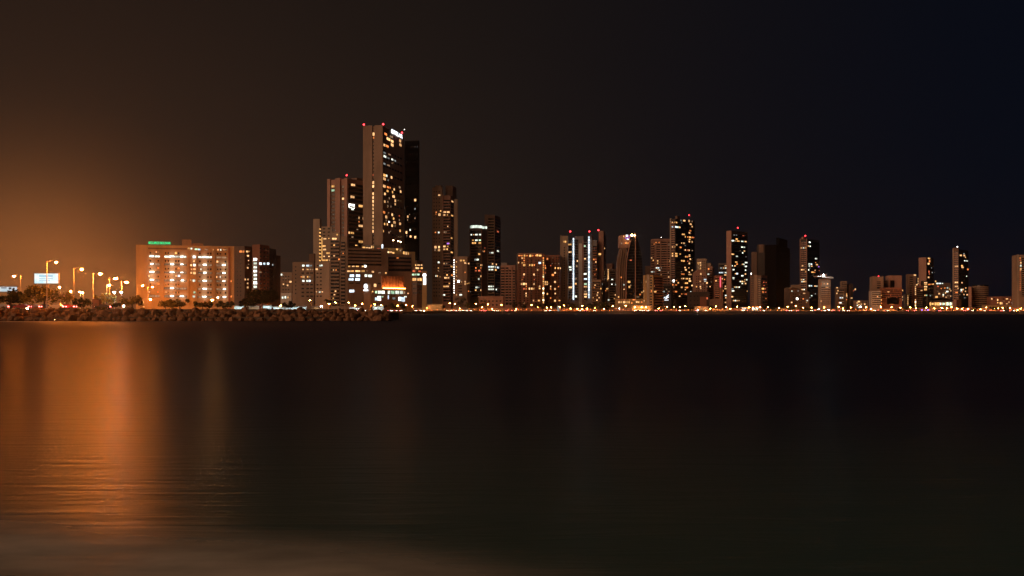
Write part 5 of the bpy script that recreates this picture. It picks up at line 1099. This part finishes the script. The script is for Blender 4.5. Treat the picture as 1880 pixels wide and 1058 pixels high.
def palm(px, Y, h, leaf, label=None, group=None, what=None, base=None):
    r = random.Random(int(px * 3)); gz = base if base is not None else GZ; x0 = (px - 940) / F * Y
    o = empty('palm_tree', (x0, Y, gz), label, 'palm tree', group); mb = MB(); a = Vector((x0, Y, gz - .2))
    for i in range(5):
        b_ = Vector((x0 + .15 * math.sin(i), Y, gz + h * (i + 1) / 5)); mb.tube(a, b_, .22 - .02 * i, .2 - .02 * i, M['bark'], 6); a = b_
    mb.build('trunk', o); lm = MB()
    for k in range(16):
        an = k * 2.4; el = r.uniform(-.1, .9); dr = Vector((math.cos(an), math.sin(an), 0)); prev = a; L_ = r.uniform(2.4, 3.2)
        for q in range(5):
            t = (q + 1) / 5; nx = a + dr * L_ * t * math.cos(el) + Vector((0, 0, L_ * (t * math.sin(el) - t * t * .75)))
            sd = Vector((-dr.y, dr.x, 0)) * (.42 * (1 - t * .8)); dn = Vector((0, 0, -.22 * (1 - t * .6)))
            lm.face([prev, nx, nx + sd + dn, prev + sd * 1.2 + dn], leaf); lm.face([nx, prev, prev - sd * 1.2 + dn, nx - sd + dn], leaf); prev = nx
    lm.build('crown', o)
    if what: later(o, px, what, 'in front of')
    return o
tree(20, 274, 62, 531, 563, LF[2], 'dark spreading tree under the small bluish billboard')
tree(80, 272, 78, 519, 564, LF[1], 'big round orange lit tree under the white billboard', lean=.5)
tree(122, 300, 34, 531, 560, LF[3], 'pale feathery tree beside the big orange lit tree', dens=.7)
tree(150, 290, 38, 547, 566, LF[2], 'low dark hedge like tree before the close pair of lamps', 'shrub', 'shrub')
tree(196, 330, 46, 534, 566, LF[3], 'loose yellowish tree behind the twin flood lamps', dens=.8)
tree(243, 320, 44, 541, 566, LF[1], 'yellowish tree before the near corner of the long pale office block', dens=.9)
tree(212, 286, 22, 556, 567, LF[2], 'low dark shrub under the twin flood lamps', 'shrub', 'shrub')
tree(304, 400, 34, 549, 568, LF[1], 'low round brown tree before the second gallery of the long pale office block')
tree(330, 390, 46, 546, 568, LF[1], 'broad brown tree under the lamp of the office block stairwell')
tree(372, 395, 40, 551, 568, LF[1], 'low brown tree before the end of the long pale office block')
tree(412, 460, 34, 551, 568, LF[2], 'dark low tree between the long pale office block and the dark red brown block')
tree(482, 560, 64, 528, 564, LF[2], 'big dark dome shaped tree in front of the dark red brown block', dens=2.2)
tree(455, 575, 34, 547, 566, LF[2], 'smaller dark tree at the side of the big dark dome shaped tree')
tree(530, 590, 28, 552, 567, LF[2], 'dark low tree in front of the pale arched canopy')
palm(606, 600, 6.2, LF[0], 'palm tree behind the blinding flood lamp'); palm(600, 640, 7.4, LF[0], 'taller palm tree behind the blinding flood lamp')
ft = [(702, 850, 16, 556, 570), (722, 860, 26, 553, 571), (740, 860, 20, 556, 571), (844, 1210, 26, 543, 568), (878, 1200, 34, 545, 570), (858, 1200, 14, 553, 570), (944, 1185, 14, 551, 570), (960, 1180, 20, 551, 571), (986, 1178, 18, 555, 571), (1007, 1160, 24, 553, 571), (1026, 1160, 16, 558, 571), (1052, 1150, 14, 556, 570), (1086, 1140, 20, 552, 571), (1102, 1140, 26, 552, 572), (1116, 1150, 14, 558, 571), (1208, 1075, 16, 560, 572), (1246, 1050, 18, 560, 572), (1268, 1050, 14, 562, 572), (1306, 1010, 14, 560, 572), (1410, 985, 22, 562, 573), (1424, 985, 18, 564, 573), (1450, 970, 20, 563, 573), (1470, 965, 20, 563, 573), (1484, 960, 16, 564, 573), (1552, 935, 20, 566, 573), (1570, 930, 16, 565, 573), (1650, 905, 18, 566, 574), (1662, 905, 18, 564, 574), (1684, 900, 16, 567, 574), (1724, 890, 20, 567, 574), (1748, 885, 16, 567, 574), (1788, 880, 18, 565, 574), (1826, 872, 22, 563, 574), (1846, 872, 26, 564, 574), (1862, 868, 12, 568, 574), (812, 1225, 14, 557, 570), (790, 1230, 12, 558, 570)]
for px, Y, w_, a, c in ft: tree(px, Y if px < 745 else shoreY(px) + rnd.uniform(6, 26), w_, a, c, LF[2 if rnd.random() < .6 else 0], group='trees of the far promenade', dens=.7, what='dark round tree')
for px, Y, h in ((937, 1195, 9), (1044, 1160, 9), (1052, 1165, 7.5), (1212, 1080, 7), (1150, 1100, 6)): palm(px, shoreY(px) + 20, h * .85, LF[2], group='palms of the far promenade', what='small dark palm tree')
for i, (px, Y, w_, yt) in enumerate(((8, 259, 26, 562), (38, 258.5, 22, 564), (68, 259, 30, 563), (96, 258, 18, 566), (118, 259, 24, 564), (140, 258.6, 20, 565), (160, 259, 18, 565), (186, 259, 26, 563.5), (236, 259.5, 24, 564), (262, 260, 20, 565), (318, 260, 18, 566))):
    o = tree(px, Y, w_, yt, 573, LF[1 if i % 3 else 3], cat='shrub', name='shrub', base=2.2, dens=.45, group='scrub on the breakwater crest')
    o['label'] = ['under the small bluish billboard', 'between the dark spreading tree and the big orange tree', 'below the left half of the big orange tree', 'below the right half of the big orange tree', 'below the pale feathery tree', 'below the close pair of low lamps', 'below the dark hedge like tree', 'below the brown hut and yellowish tree', 'below the low white flood lamp', 'below the bracket lamp of the office block', 'below the low round brown tree'][i]
    o['label'] = 'low scrub on the breakwater crest ' + o['label']
# ------------------------------------------------------------------ billboards and hut
def billboard(x0, x1, y0, y1, Y, label, cols):
    a, c = W(x0, y0, Y), W(x1, y1, Y); gz = 2.95; ctr = (a + c) / 2
    o = empty('billboard', (ctr.x, Y, gz), label, 'billboard')
    w_, h_ = c.x - a.x, a.z - c.z
    mb = MB(); mb.tube((ctr.x, Y + .8, gz), (ctr.x, Y + .8, ctr.z), .32, .28, M['metal'], 10); mb.build('post', o)
    mb = MB()
    for dx, dz, sx, sz_ in ((0, h_ / 2, w_ + .3, .15), (0, -h_ / 2, w_ + .3, .15), (w_ / 2 + .075, 0, .15, h_), (-w_ / 2 - .075, 0, .15, h_)): mb.box((ctr.x + dx, Y, ctr.z + dz), (sx, .5, sz_ + .15 if sz_ == .15 else sz_ - .16), M['metal'])
    mb.box((ctr.x, Y + .3, ctr.z), (w_, .3, h_ - .3), M['darkmetal']); mb.build('frame', o)
    m, nt, out = new_mat('billboard_face'); N = nt.nodes; L = nt.links
    tc = N.new('ShaderNodeTexCoord'); n = N.new('ShaderNodeTexNoise'); n.inputs['Scale'].default_value = .35; n.inputs['Detail'].default_value = 2; L.new(tc.outputs['Object'], n.inputs['Vector'])
    rp = N.new('ShaderNodeValToRGB'); rp.color_ramp.elements[0].position = .35; rp.color_ramp.elements[0].color = (*cols[0], 1); rp.color_ramp.elements[1].position = .65; rp.color_ramp.elements[1].color = (*cols[1], 1)
    L.new(n.outputs['Fac'], rp.inputs[0]); e = N.new('ShaderNodeEmission'); e.inputs['Strength'].default_value = 1.0; L.new(rp.outputs[0], e.inputs[0]); L.new(e.outputs[0], out.inputs[0])
    mb = MB(); mb.face([(ctr.x - w_ / 2, Y - .05, ctr.z - h_ / 2 + .08), (ctr.x + w_ / 2, Y - .05, ctr.z - h_ / 2 + .08), (ctr.x + w_ / 2, Y - .05, ctr.z + h_ / 2 - .08), (ctr.x - w_ / 2, Y - .05, ctr.z + h_ / 2 - .08)], m); mb.build('poster', o)
    return o
o = billboard(63.5, 107.5, 501.5, 521.5, 300, 'large glowing white billboard above the big orange lit tree', ((.62, .92, 1.0), (1.1, 1.12, 1.0)))
ph = bpy.data.materials.new('x'); bpy.data.materials.remove(ph)
BP = emit_mat('poster_print', (.55, .86, 1.0), .85, 'NONE', False)
for a, c, y0, y1 in ((72, 97, 504.5, 509), (72, 84, 511, 512.6), (86, 97, 511, 512.6), (72, 92, 514.6, 516)):
    p, q = W(a, y0, 299.9), W(c, y1, 299.9); mb = MB(); mb.box(((p.x + q.x) / 2, 299.9, (p.z + q.z) / 2), (q.x - p.x, .02, p.z - q.z), BP); mb.build('print_block', o)
o = billboard(-8, 32, 526, 536.5, 300, 'small bluish glowing billboard behind the dark spreading tree', ((.35, .52, .62), (.66, .74, .76)))
for a, c, y0, y1 in ((2, 12, 528, 529.6), (16, 21, 528, 531), (23, 27, 528.6, 532)):
    p, q = W(a, y0, 299.9), W(c, y1, 299.9); mb = MB(); mb.box(((p.x + q.x) / 2, 299.9, (p.z + q.z) / 2), (q.x - p.x, .02, p.z - q.z), M['car3']); mb.build('print_block', o)
p = W(175, 571, 296); o = empty('hut', (p.x, 296, 2.95), 'plain brown boarded hut beside a thin pale pole', 'hut')
mb = MB(); zt = W(175, 550, 296).z; mb.box((p.x, 297, (2.95 + zt) / 2), (1.9, 2, zt - 2.95), M['red']); mb.build('wall', o)
mb = MB(); mb.box((p.x, 297, zt + .06), (2.2, 2.3, .12), M['roof']); mb.build('roof', o); mb = MB(); mb.box((p.x + .2, 295.97, 3.85), (.8, .06, 1.7), M['brown']); mb.build('door', o)
p = W(168.6, 571, 290); mb = MB(); mb.tube((p.x, 290, 2.9), (p.x, 290, W(168, 548, 290).z), .07, .05, M['metal'], 6); mb.ball((p.x, 290, W(168, 548, 290).z), .1, M['metal'], 6, 4); tag(mb.build('pole'), 'thin bare pale pole beside the brown hut', 'pole')
p = W(779, 571, 740); o = empty('sign_column', (p.x, 740, GZ), 'tall ochre column with a white glowing sign near the tallest tower', 'sign column')
zt, w_ = W(779, 498.5, 740).z, 3.3
mb = MB(); mb.box((p.x, 742, (GZ + zt) / 2), (w_, 2.6, zt - GZ), M['ochre']); mb.build('shaft', o); mb = MB(); mb.box((p.x, 742, zt + .2), (w_ + .4, 3, .4), M['beige']); mb.build('cap', o)
c = W(779.3, 505.5, 740.5); mb = MB(); mb.ball(c, 1.35, E['S'], 16, 8, (1, .15, 1)); sd = mb.build('sign_disc', o, c); mb = MB(); mb.box((c.x, c.y - .26, c.z), (.5, .1, 1.2), M['car3']); mb.build('emblem', sd, c)
c = W(779.6, 516.4, 740.5); mb = MB(); mb.box(c, (1.9, .3, 5.2), E['S']); sp = mb.build('sign_panel', o, c)
for i in range(5):
    mb = MB(); q = c + Vector((.1 * (i % 2), -.18, 2 - i * 1.0)); mb.box(q, (1.1 - .3 * (i % 2), .06, .28), M['car3']); mb.build('letter', sp, q)
mb = MB(); mb.ball((p.x, 738.6, GZ + .5), .3, LAMP_S, 8, 5); mb.build('uplight', o, (p.x, 738.6, GZ + .5))
# ------------------------------------------------------------------ kiosks and tents
def kiosk(x0, x1, ytop, Y, light, label, mat='white', cat='kiosk', name='kiosk'):
    if Y > 800: Y = shoreY((x0 + x1) / 2) + 14
    a, c = W(x0, ytop, Y), W(x1, ytop, Y); w_ = c.x - a.x; cx = (a.x + c.x) / 2; gz = GZ; h = a.z - gz
    o = empty(name, (cx, Y, gz), label, cat)
    mb = MB(); mb.box((cx, Y, gz + h - .15), (w_ + .6, 4.6, .3), M[mat]); mb.box((cx, Y - 2.25, gz + h - .5), (w_ + .6, .1, .55), M[mat]); mb.build('roof', o)
    for sx in (-1, 1):
        for sy in (-1, 1): mb = MB(); mb.box((cx + sx * (w_ / 2 - .15), Y + sy * 1.9, gz + (h - .3) / 2), (.16, .16, h - .3), M['metal']); mb.build('post', o)
    mb = MB(); mb.box((cx, Y + 2.0, gz + (h - .3) / 2), (w_ - .5, .12, h - .35), M['white']); mb.build('back_wall', o)
    mb = MB(); mb.box((cx, Y - 1.5, gz + .55), (w_ - .5, .6, 1.1), M['concrete']); mb.build('counter', o)
    n = max(2, int(w_ / 3))
    for i in range(n): mb = MB(); q = (cx - w_ / 2 + w_ * (i + .5) / n, Y - .6, gz + h - .45); mb.box(q, (1.3, .25, .16), light); mb.build('tube_lamp', o, q)
KC = emit_mat('tube_lamp_cool', (.72, .95, 1.0), 110, 'AUTO', False); KW = emit_mat('tube_lamp_warm', (1.0, .52, .17), 18, 'AUTO', False)
for x0, x1, yt, Y, l, lb in ((413, 424, 559, 600, KC, 'narrow bright white kiosk beside the end of the long pale office block'), (425, 447, 560, 596, KC, 'bright bluish white kiosk before the foot of the dark red brown block'), (455, 475, 561.5, 604, KW, 'warm lit kiosk under the big dark dome shaped tree'), (480, 497, 559.5, 600, KC, 'brightest cyan white kiosk beside the big dark dome shaped tree'),
        (500, 520, 562.4, 606, KC, 'low white kiosk before the pale arched canopy'), (523, 546, 562.4, 612, KC, 'low white kiosk before the plain beige block, beside its lamp'), (548, 561, 562.6, 616, KC, 'small white kiosk under the orange street lamp of the plain beige block'), (574, 586, 562, 630, KW, 'small warm kiosk beside the blinding flood lamp'),
        (640, 663, 563, 700, KC, 'long low white kiosk at the foot of the broad podium'), (684, 704, 561, 760, KC, 'white lit pavilion before the mall shop windows'),
        (784, 812, 558.6, 1230, KW, 'bright warm canopy restaurant beside the ochre sign column'), (1161, 1196, 561, 1085, KW, 'warm lit terrace canopy at the foot of the sail shaped glass tower'), (1276, 1300, 563, 1018, KW, 'orange lit frame tent below the gable topped pale block'),
        (1362, 1372, 564, 980, KC, 'small cool lit kiosk below the bare ended tower'), (1381, 1394, 563, 975, KC, 'bluish lit pavilion before the lower brown finned block'), (1764, 1790, 568.4, 872, KW, 'low white tent before the slim raked top tower'), (1600, 1614, 566, 896, KW, 'warm open shelter below the pale striped hotel wing')):
    kiosk(x0, x1, yt, Y, l, lb)
p = W(1025, 569.6, 905); o = empty('sign_pillar', (p.x, p.y, GZ), 'small pale lavender lit sign pillar beside the dark red block', 'sign pillar'); mb = MB(); mb.box((p.x, p.y, GZ + 2.6), (1.9, .5, 4.6), E['k']); mb.build('panel', o); mb = MB(); mb.box((p.x, p.y, GZ + .15), (2.3, .8, .3), M['concrete']); mb.build('base', o)
# ------------------------------------------------------------------ cars
def car_proto(mat, full=True):
    o = empty('parked_car', (0, 0, 0), None, 'car')
    prof = [(-2.15, .32), (-2.2, .7), (-2.1, .88), (-1.3, .95), (-.7, 1.38), (.75, 1.42), (1.5, .98), (2.1, .9), (2.18, .6), (2.15, .32)]
    mb = MB(); n = len(prof)
    def ringv(hw): return [(x, s_, z) for s_ in (-hw, hw) for x, z in prof]
    vs = []
    for s_ in (-1, 1):
        for x, z in prof: vs.append((x, s_ * (.86 if z < 1.0 else .66), z))
    mb.mesh(vs, [tuple(range(n - 1, -1, -1)), tuple(range(n, 2 * n))] + [(i, (i + 1) % n, n + (i + 1) % n, n + i) for i in range(n)], mat); mb.build('body', o)
    if full:
        mb = MB()
        for s_ in (-1, 1): 
            q = [(-1.15, s_ * .8, .98), (-.65, s_ * .69, 1.34), (.7, s_ * .69, 1.36), (1.3, s_ * .8, 1.0)]; mb.face(q if s_ < 0 else q[::-1], M['glass'])
        mb.build('side_window', o)
        for sx in (-1.35, 1.35):
            for sy in (-1, 1):
                mb = MB(); mb.tube((sx, sy * .88, .33), (sx, sy * .66, .33), .33, .33, M['rubber'], 14); wv = mb.build('wheel', o, (sx, sy * .77, .33))
                mb = MB(); mb.tube((sx, sy * .9, .33), (sx, sy * .86, .33), .18, .18, M['metal'], 10); mb.build('rim', wv, (sx, sy * .88, .33))
    for sy in (-1, 1):
        mb = MB(); mb.ball((-2.16, sy * .62, .72), .17, HEAD, 8, 5, (.5, 1, .8)); mb.build('headlight', o, (-2.16, sy * .62, .72))
        mb = MB(); mb.box((2.08, sy * .72, .74), (.24, .32, .2), TAIL); mb.build('tail_light', o, (2.08, sy * .72, .74))
    return o
protos = [car_proto(M['car%d' % i]) for i in range(5)]; fars = [car_proto(M['car%d' % i], False) for i in range(5)]
used = set()
def car(full, i, px, Y, rz, z, what, prep, group, label=None):
    src = (protos if full else fars)[i]; key = (full, i)
    o = src if key not in used else copy_tree(src); used.add(key)
    o.location = ((px - 940) / F * Y, Y, z); o.rotation_euler = (0, 0, rz); tag(o, label, 'car', group)
    if not label: later(o, px, what, prep)
cn = ['silver', 'black', 'dark red', 'blue', 'grey']
nl = {0: 'under the dark spreading tree', 1: 'under the big orange lit tree', 2: 'before the pale feathery tree', 3: 'before the brown hut and the dark hedge'}
near_cars = [(4, 283, 0, 0, 'silver car with red tail lights under the small bluish billboard'), (24, 287, 1, .1, 'black car with red tail lights under the dark spreading tree'), (41, 282, 2, 0, 'dark red car between the dark spreading tree and the big orange tree'), (60, 283.5, 4, .06, 'grey car at the edge of the big orange lit tree'), (84, 288, 3, 0, 'blue car behind the trunk of the big orange lit tree'), (105, 283, 0, -.05, 'silver car with red tail lights between the big orange tree and the feathery tree'), (124, 285, 2, 0, 'dark red car under the pale feathery tree'), (190, 290, 1, .1, 'black car beside the brown hut')]
for px, Y, i, rz, lb in near_cars: car(True, i, px, Y, rz, 2.955, None, None, 'cars on the shore road', lb)
rc = random.Random(5)
for px in [822, 829, 836, 843, 850, 857, 864]: car(False, rc.randrange(5), px, shoreY(px) - 3 + rc.uniform(-1, 1), R(90) + rc.uniform(-.3, .3), GZ + .01, 'car with headlights on', 'before', 'cars parked on the far promenade')
for px in [742, 752, 764, 772, 884, 890, 905, 912, 930, 944, 1003, 1009, 1064, 1074, 1092, 1166, 1173, 1181, 1189, 1204, 1212, 1246, 1277, 1296, 1368, 1400, 1444, 1452, 1461, 1492, 1512, 1528, 1546, 1558, 1586, 1608, 1628, 1664, 1677, 1722, 1768, 1782, 1812, 1836, 1848, 1858]:
    car(False, rc.randrange(5), px, shoreY(px) + rc.uniform(-6, 6), rc.choice((R(90), R(75), R(110), R(50), R(-90), R(-75), R(10))) + rc.uniform(-.2, .2), GZ + .01, 'parked car', 'before', 'cars parked on the far promenade')
for px, Y in ((548, 640), (562, 650), (598, 660), (607, 670), (615, 690), (628, 700), (636, 690), (648, 690), (660, 690), (672, 720), (681, 735), (694, 745), (708, 760), (716, 765), (722, 770), (730, 790), (737, 800)): car(False, rc.randrange(5), px, Y, R(90) + rc.uniform(-.5, .5), GZ, 'car with headlights on', 'before', 'cars before the mall')
for o_ in protos + fars:
    pass
for (full, lst) in ((True, protos), (False, fars)):
    for i, o_ in enumerate(lst):
        if (full, i) not in used:
            for c_ in list(o_.children_recursive): bpy.data.objects.remove(c_)
            bpy.data.objects.remove(o_)
settle()
# ------------------------------------------------------------------ night air
HAZE = .00006
m, nt, out = new_mat('night_haze'); pv = nt.nodes.new('ShaderNodeVolumePrincipled'); pv.inputs['Color'].default_value = (.92, .90, .88, 1); pv.inputs['Density'].default_value = HAZE; pv.inputs['Anisotropy'].default_value = .88
nt.links.new(pv.outputs[0], out.inputs['Volume'])
mb = MB(); mb.box((0, 2300, 118), (8200, 5200, 246), m); tag(mb.build('haze'), kind='stuff')
# ------------------------------------------------------------------ sky, sun, camera
w = bpy.data.worlds.new('World'); SC.world = w; w.use_nodes = True; nt = w.node_tree; N = nt.nodes; L = nt.links; N.clear()
out = N.new('ShaderNodeOutputWorld'); tc = N.new('ShaderNodeTexCoord'); nm = N.new('ShaderNodeVectorMath'); nm.operation = 'NORMALIZE'; L.new(tc.outputs['Generated'], nm.inputs[0])
def dirpx(px, py): return Vector(((px - 940) / F, 1, (HY - py) / F)).normalized()
def lobe(d, n, col):
    dt = N.new('ShaderNodeVectorMath'); dt.operation = 'DOT_PRODUCT'; dt.inputs[1].default_value = d; L.new(nm.outputs[0], dt.inputs[0])
    mx = N.new('ShaderNodeMath'); mx.operation = 'MAXIMUM'; mx.inputs[1].default_value = 0; L.new(dt.outputs['Value'], mx.inputs[0])
    pw = N.new('ShaderNodeMath'); pw.operation = 'POWER'; pw.inputs[1].default_value = n; L.new(mx.outputs[0], pw.inputs[0])
    sc = N.new('ShaderNodeVectorMath'); sc.operation = 'SCALE'; sc.inputs[0].default_value = col; L.new(pw.outputs[0], sc.inputs['Scale']); return sc.outputs[0]
def add(a, c):
    v = N.new('ShaderNodeVectorMath'); v.operation = 'ADD'; L.new(a, v.inputs[0]); L.new(c, v.inputs[1]); return v.outputs[0]
sx = N.new('ShaderNodeSeparateXYZ'); L.new(nm.outputs[0], sx.inputs[0])
mr = N.new('ShaderNodeMapRange'); mr.interpolation_type = 'SMOOTHSTEP'; mr.inputs['From Min'].default_value = -.15; mr.inputs['From Max'].default_value = .52; L.new(sx.outputs['X'], mr.inputs['Value'])
mxc = N.new('ShaderNodeMix'); mxc.data_type = 'RGBA'; mxc.inputs['A'].default_value = (.0080, .0058, .0050, 1); mxc.inputs['B'].default_value = (.0018, .0029, .0068, 1); L.new(mr.outputs[0], mxc.inputs['Factor'])
c = mxc.outputs['Result']
c = add(c, lobe(dirpx(60, 540), 260, (.29, .090, .0195)))
c = add(c, lobe(dirpx(-60, 520), 26, (.029, .0122, .0052)))
c = add(c, lobe(dirpx(700, 560), 40, (.0075, .0042, .0026)))
c = add(c, lobe(Vector((-.75, -.6, .12)).normalized(), 2.5, (.085, .045, .022)))   # the old town glow behind the viewer
bg = N.new('ShaderNodeBackground'); bg.inputs['Strength'].default_value = 1; L.new(c, bg.inputs['Color'])
sky = N.new('ShaderNodeTexSky'); sky.sky_type = 'NISHITA'; sky.sun_disc = False; sky.sun_elevation = R(12); sky.sun_rotation = R(-125)
b2 = N.new('ShaderNodeBackground'); b2.inputs['Strength'].default_value = .00008; L.new(sky.outputs[0], b2.inputs['Color'])
ads = N.new('ShaderNodeAddShader'); L.new(bg.outputs[0], ads.inputs[0]); L.new(b2.outputs[0], ads.inputs[1]); L.new(ads.outputs[0], out.inputs['Surface'])
sd = bpy.data.lights.new('city_glow', 'SUN'); sd.energy = 1.25; sd.angle = R(46); sd.color = (1, .52, .30)
so = bpy.data.objects.new('city_glow', sd); COL.objects.link(so)  # wide warm lamp standing in for the glow of the city
so.rotation_euler = Vector((-.80, -.58, .30)).normalized().to_track_quat('Z', 'Y').to_euler()
cd = bpy.data.cameras.new('camera'); cam = bpy.data.objects.new('camera', cd); COL.objects.link(cam)
cam.location = (0, 0, CAMZ); cam.rotation_euler = (R(90), 0, 0); cd.lens = 36; cd.sensor_width = 36; cd.shift_y = 42 / 1880; cd.clip_start = .1; cd.clip_end = 20000
SC.camera = cam
SC.view_settings.view_transform = 'Standard'; SC.view_settings.look = 'None'; SC.view_settings.exposure = 0; SC.view_settings.gamma = 1
SC.cycles.use_denoising = True; SC.cycles.sample_clamp_indirect = 4; SC.cycles.max_bounces = 4; SC.cycles.diffuse_bounces = 2; SC.cycles.glossy_bounces = 2; SC.cycles.transparent_max_bounces = 6
SC.cycles.caustics_reflective = False; SC.cycles.caustics_refractive = False
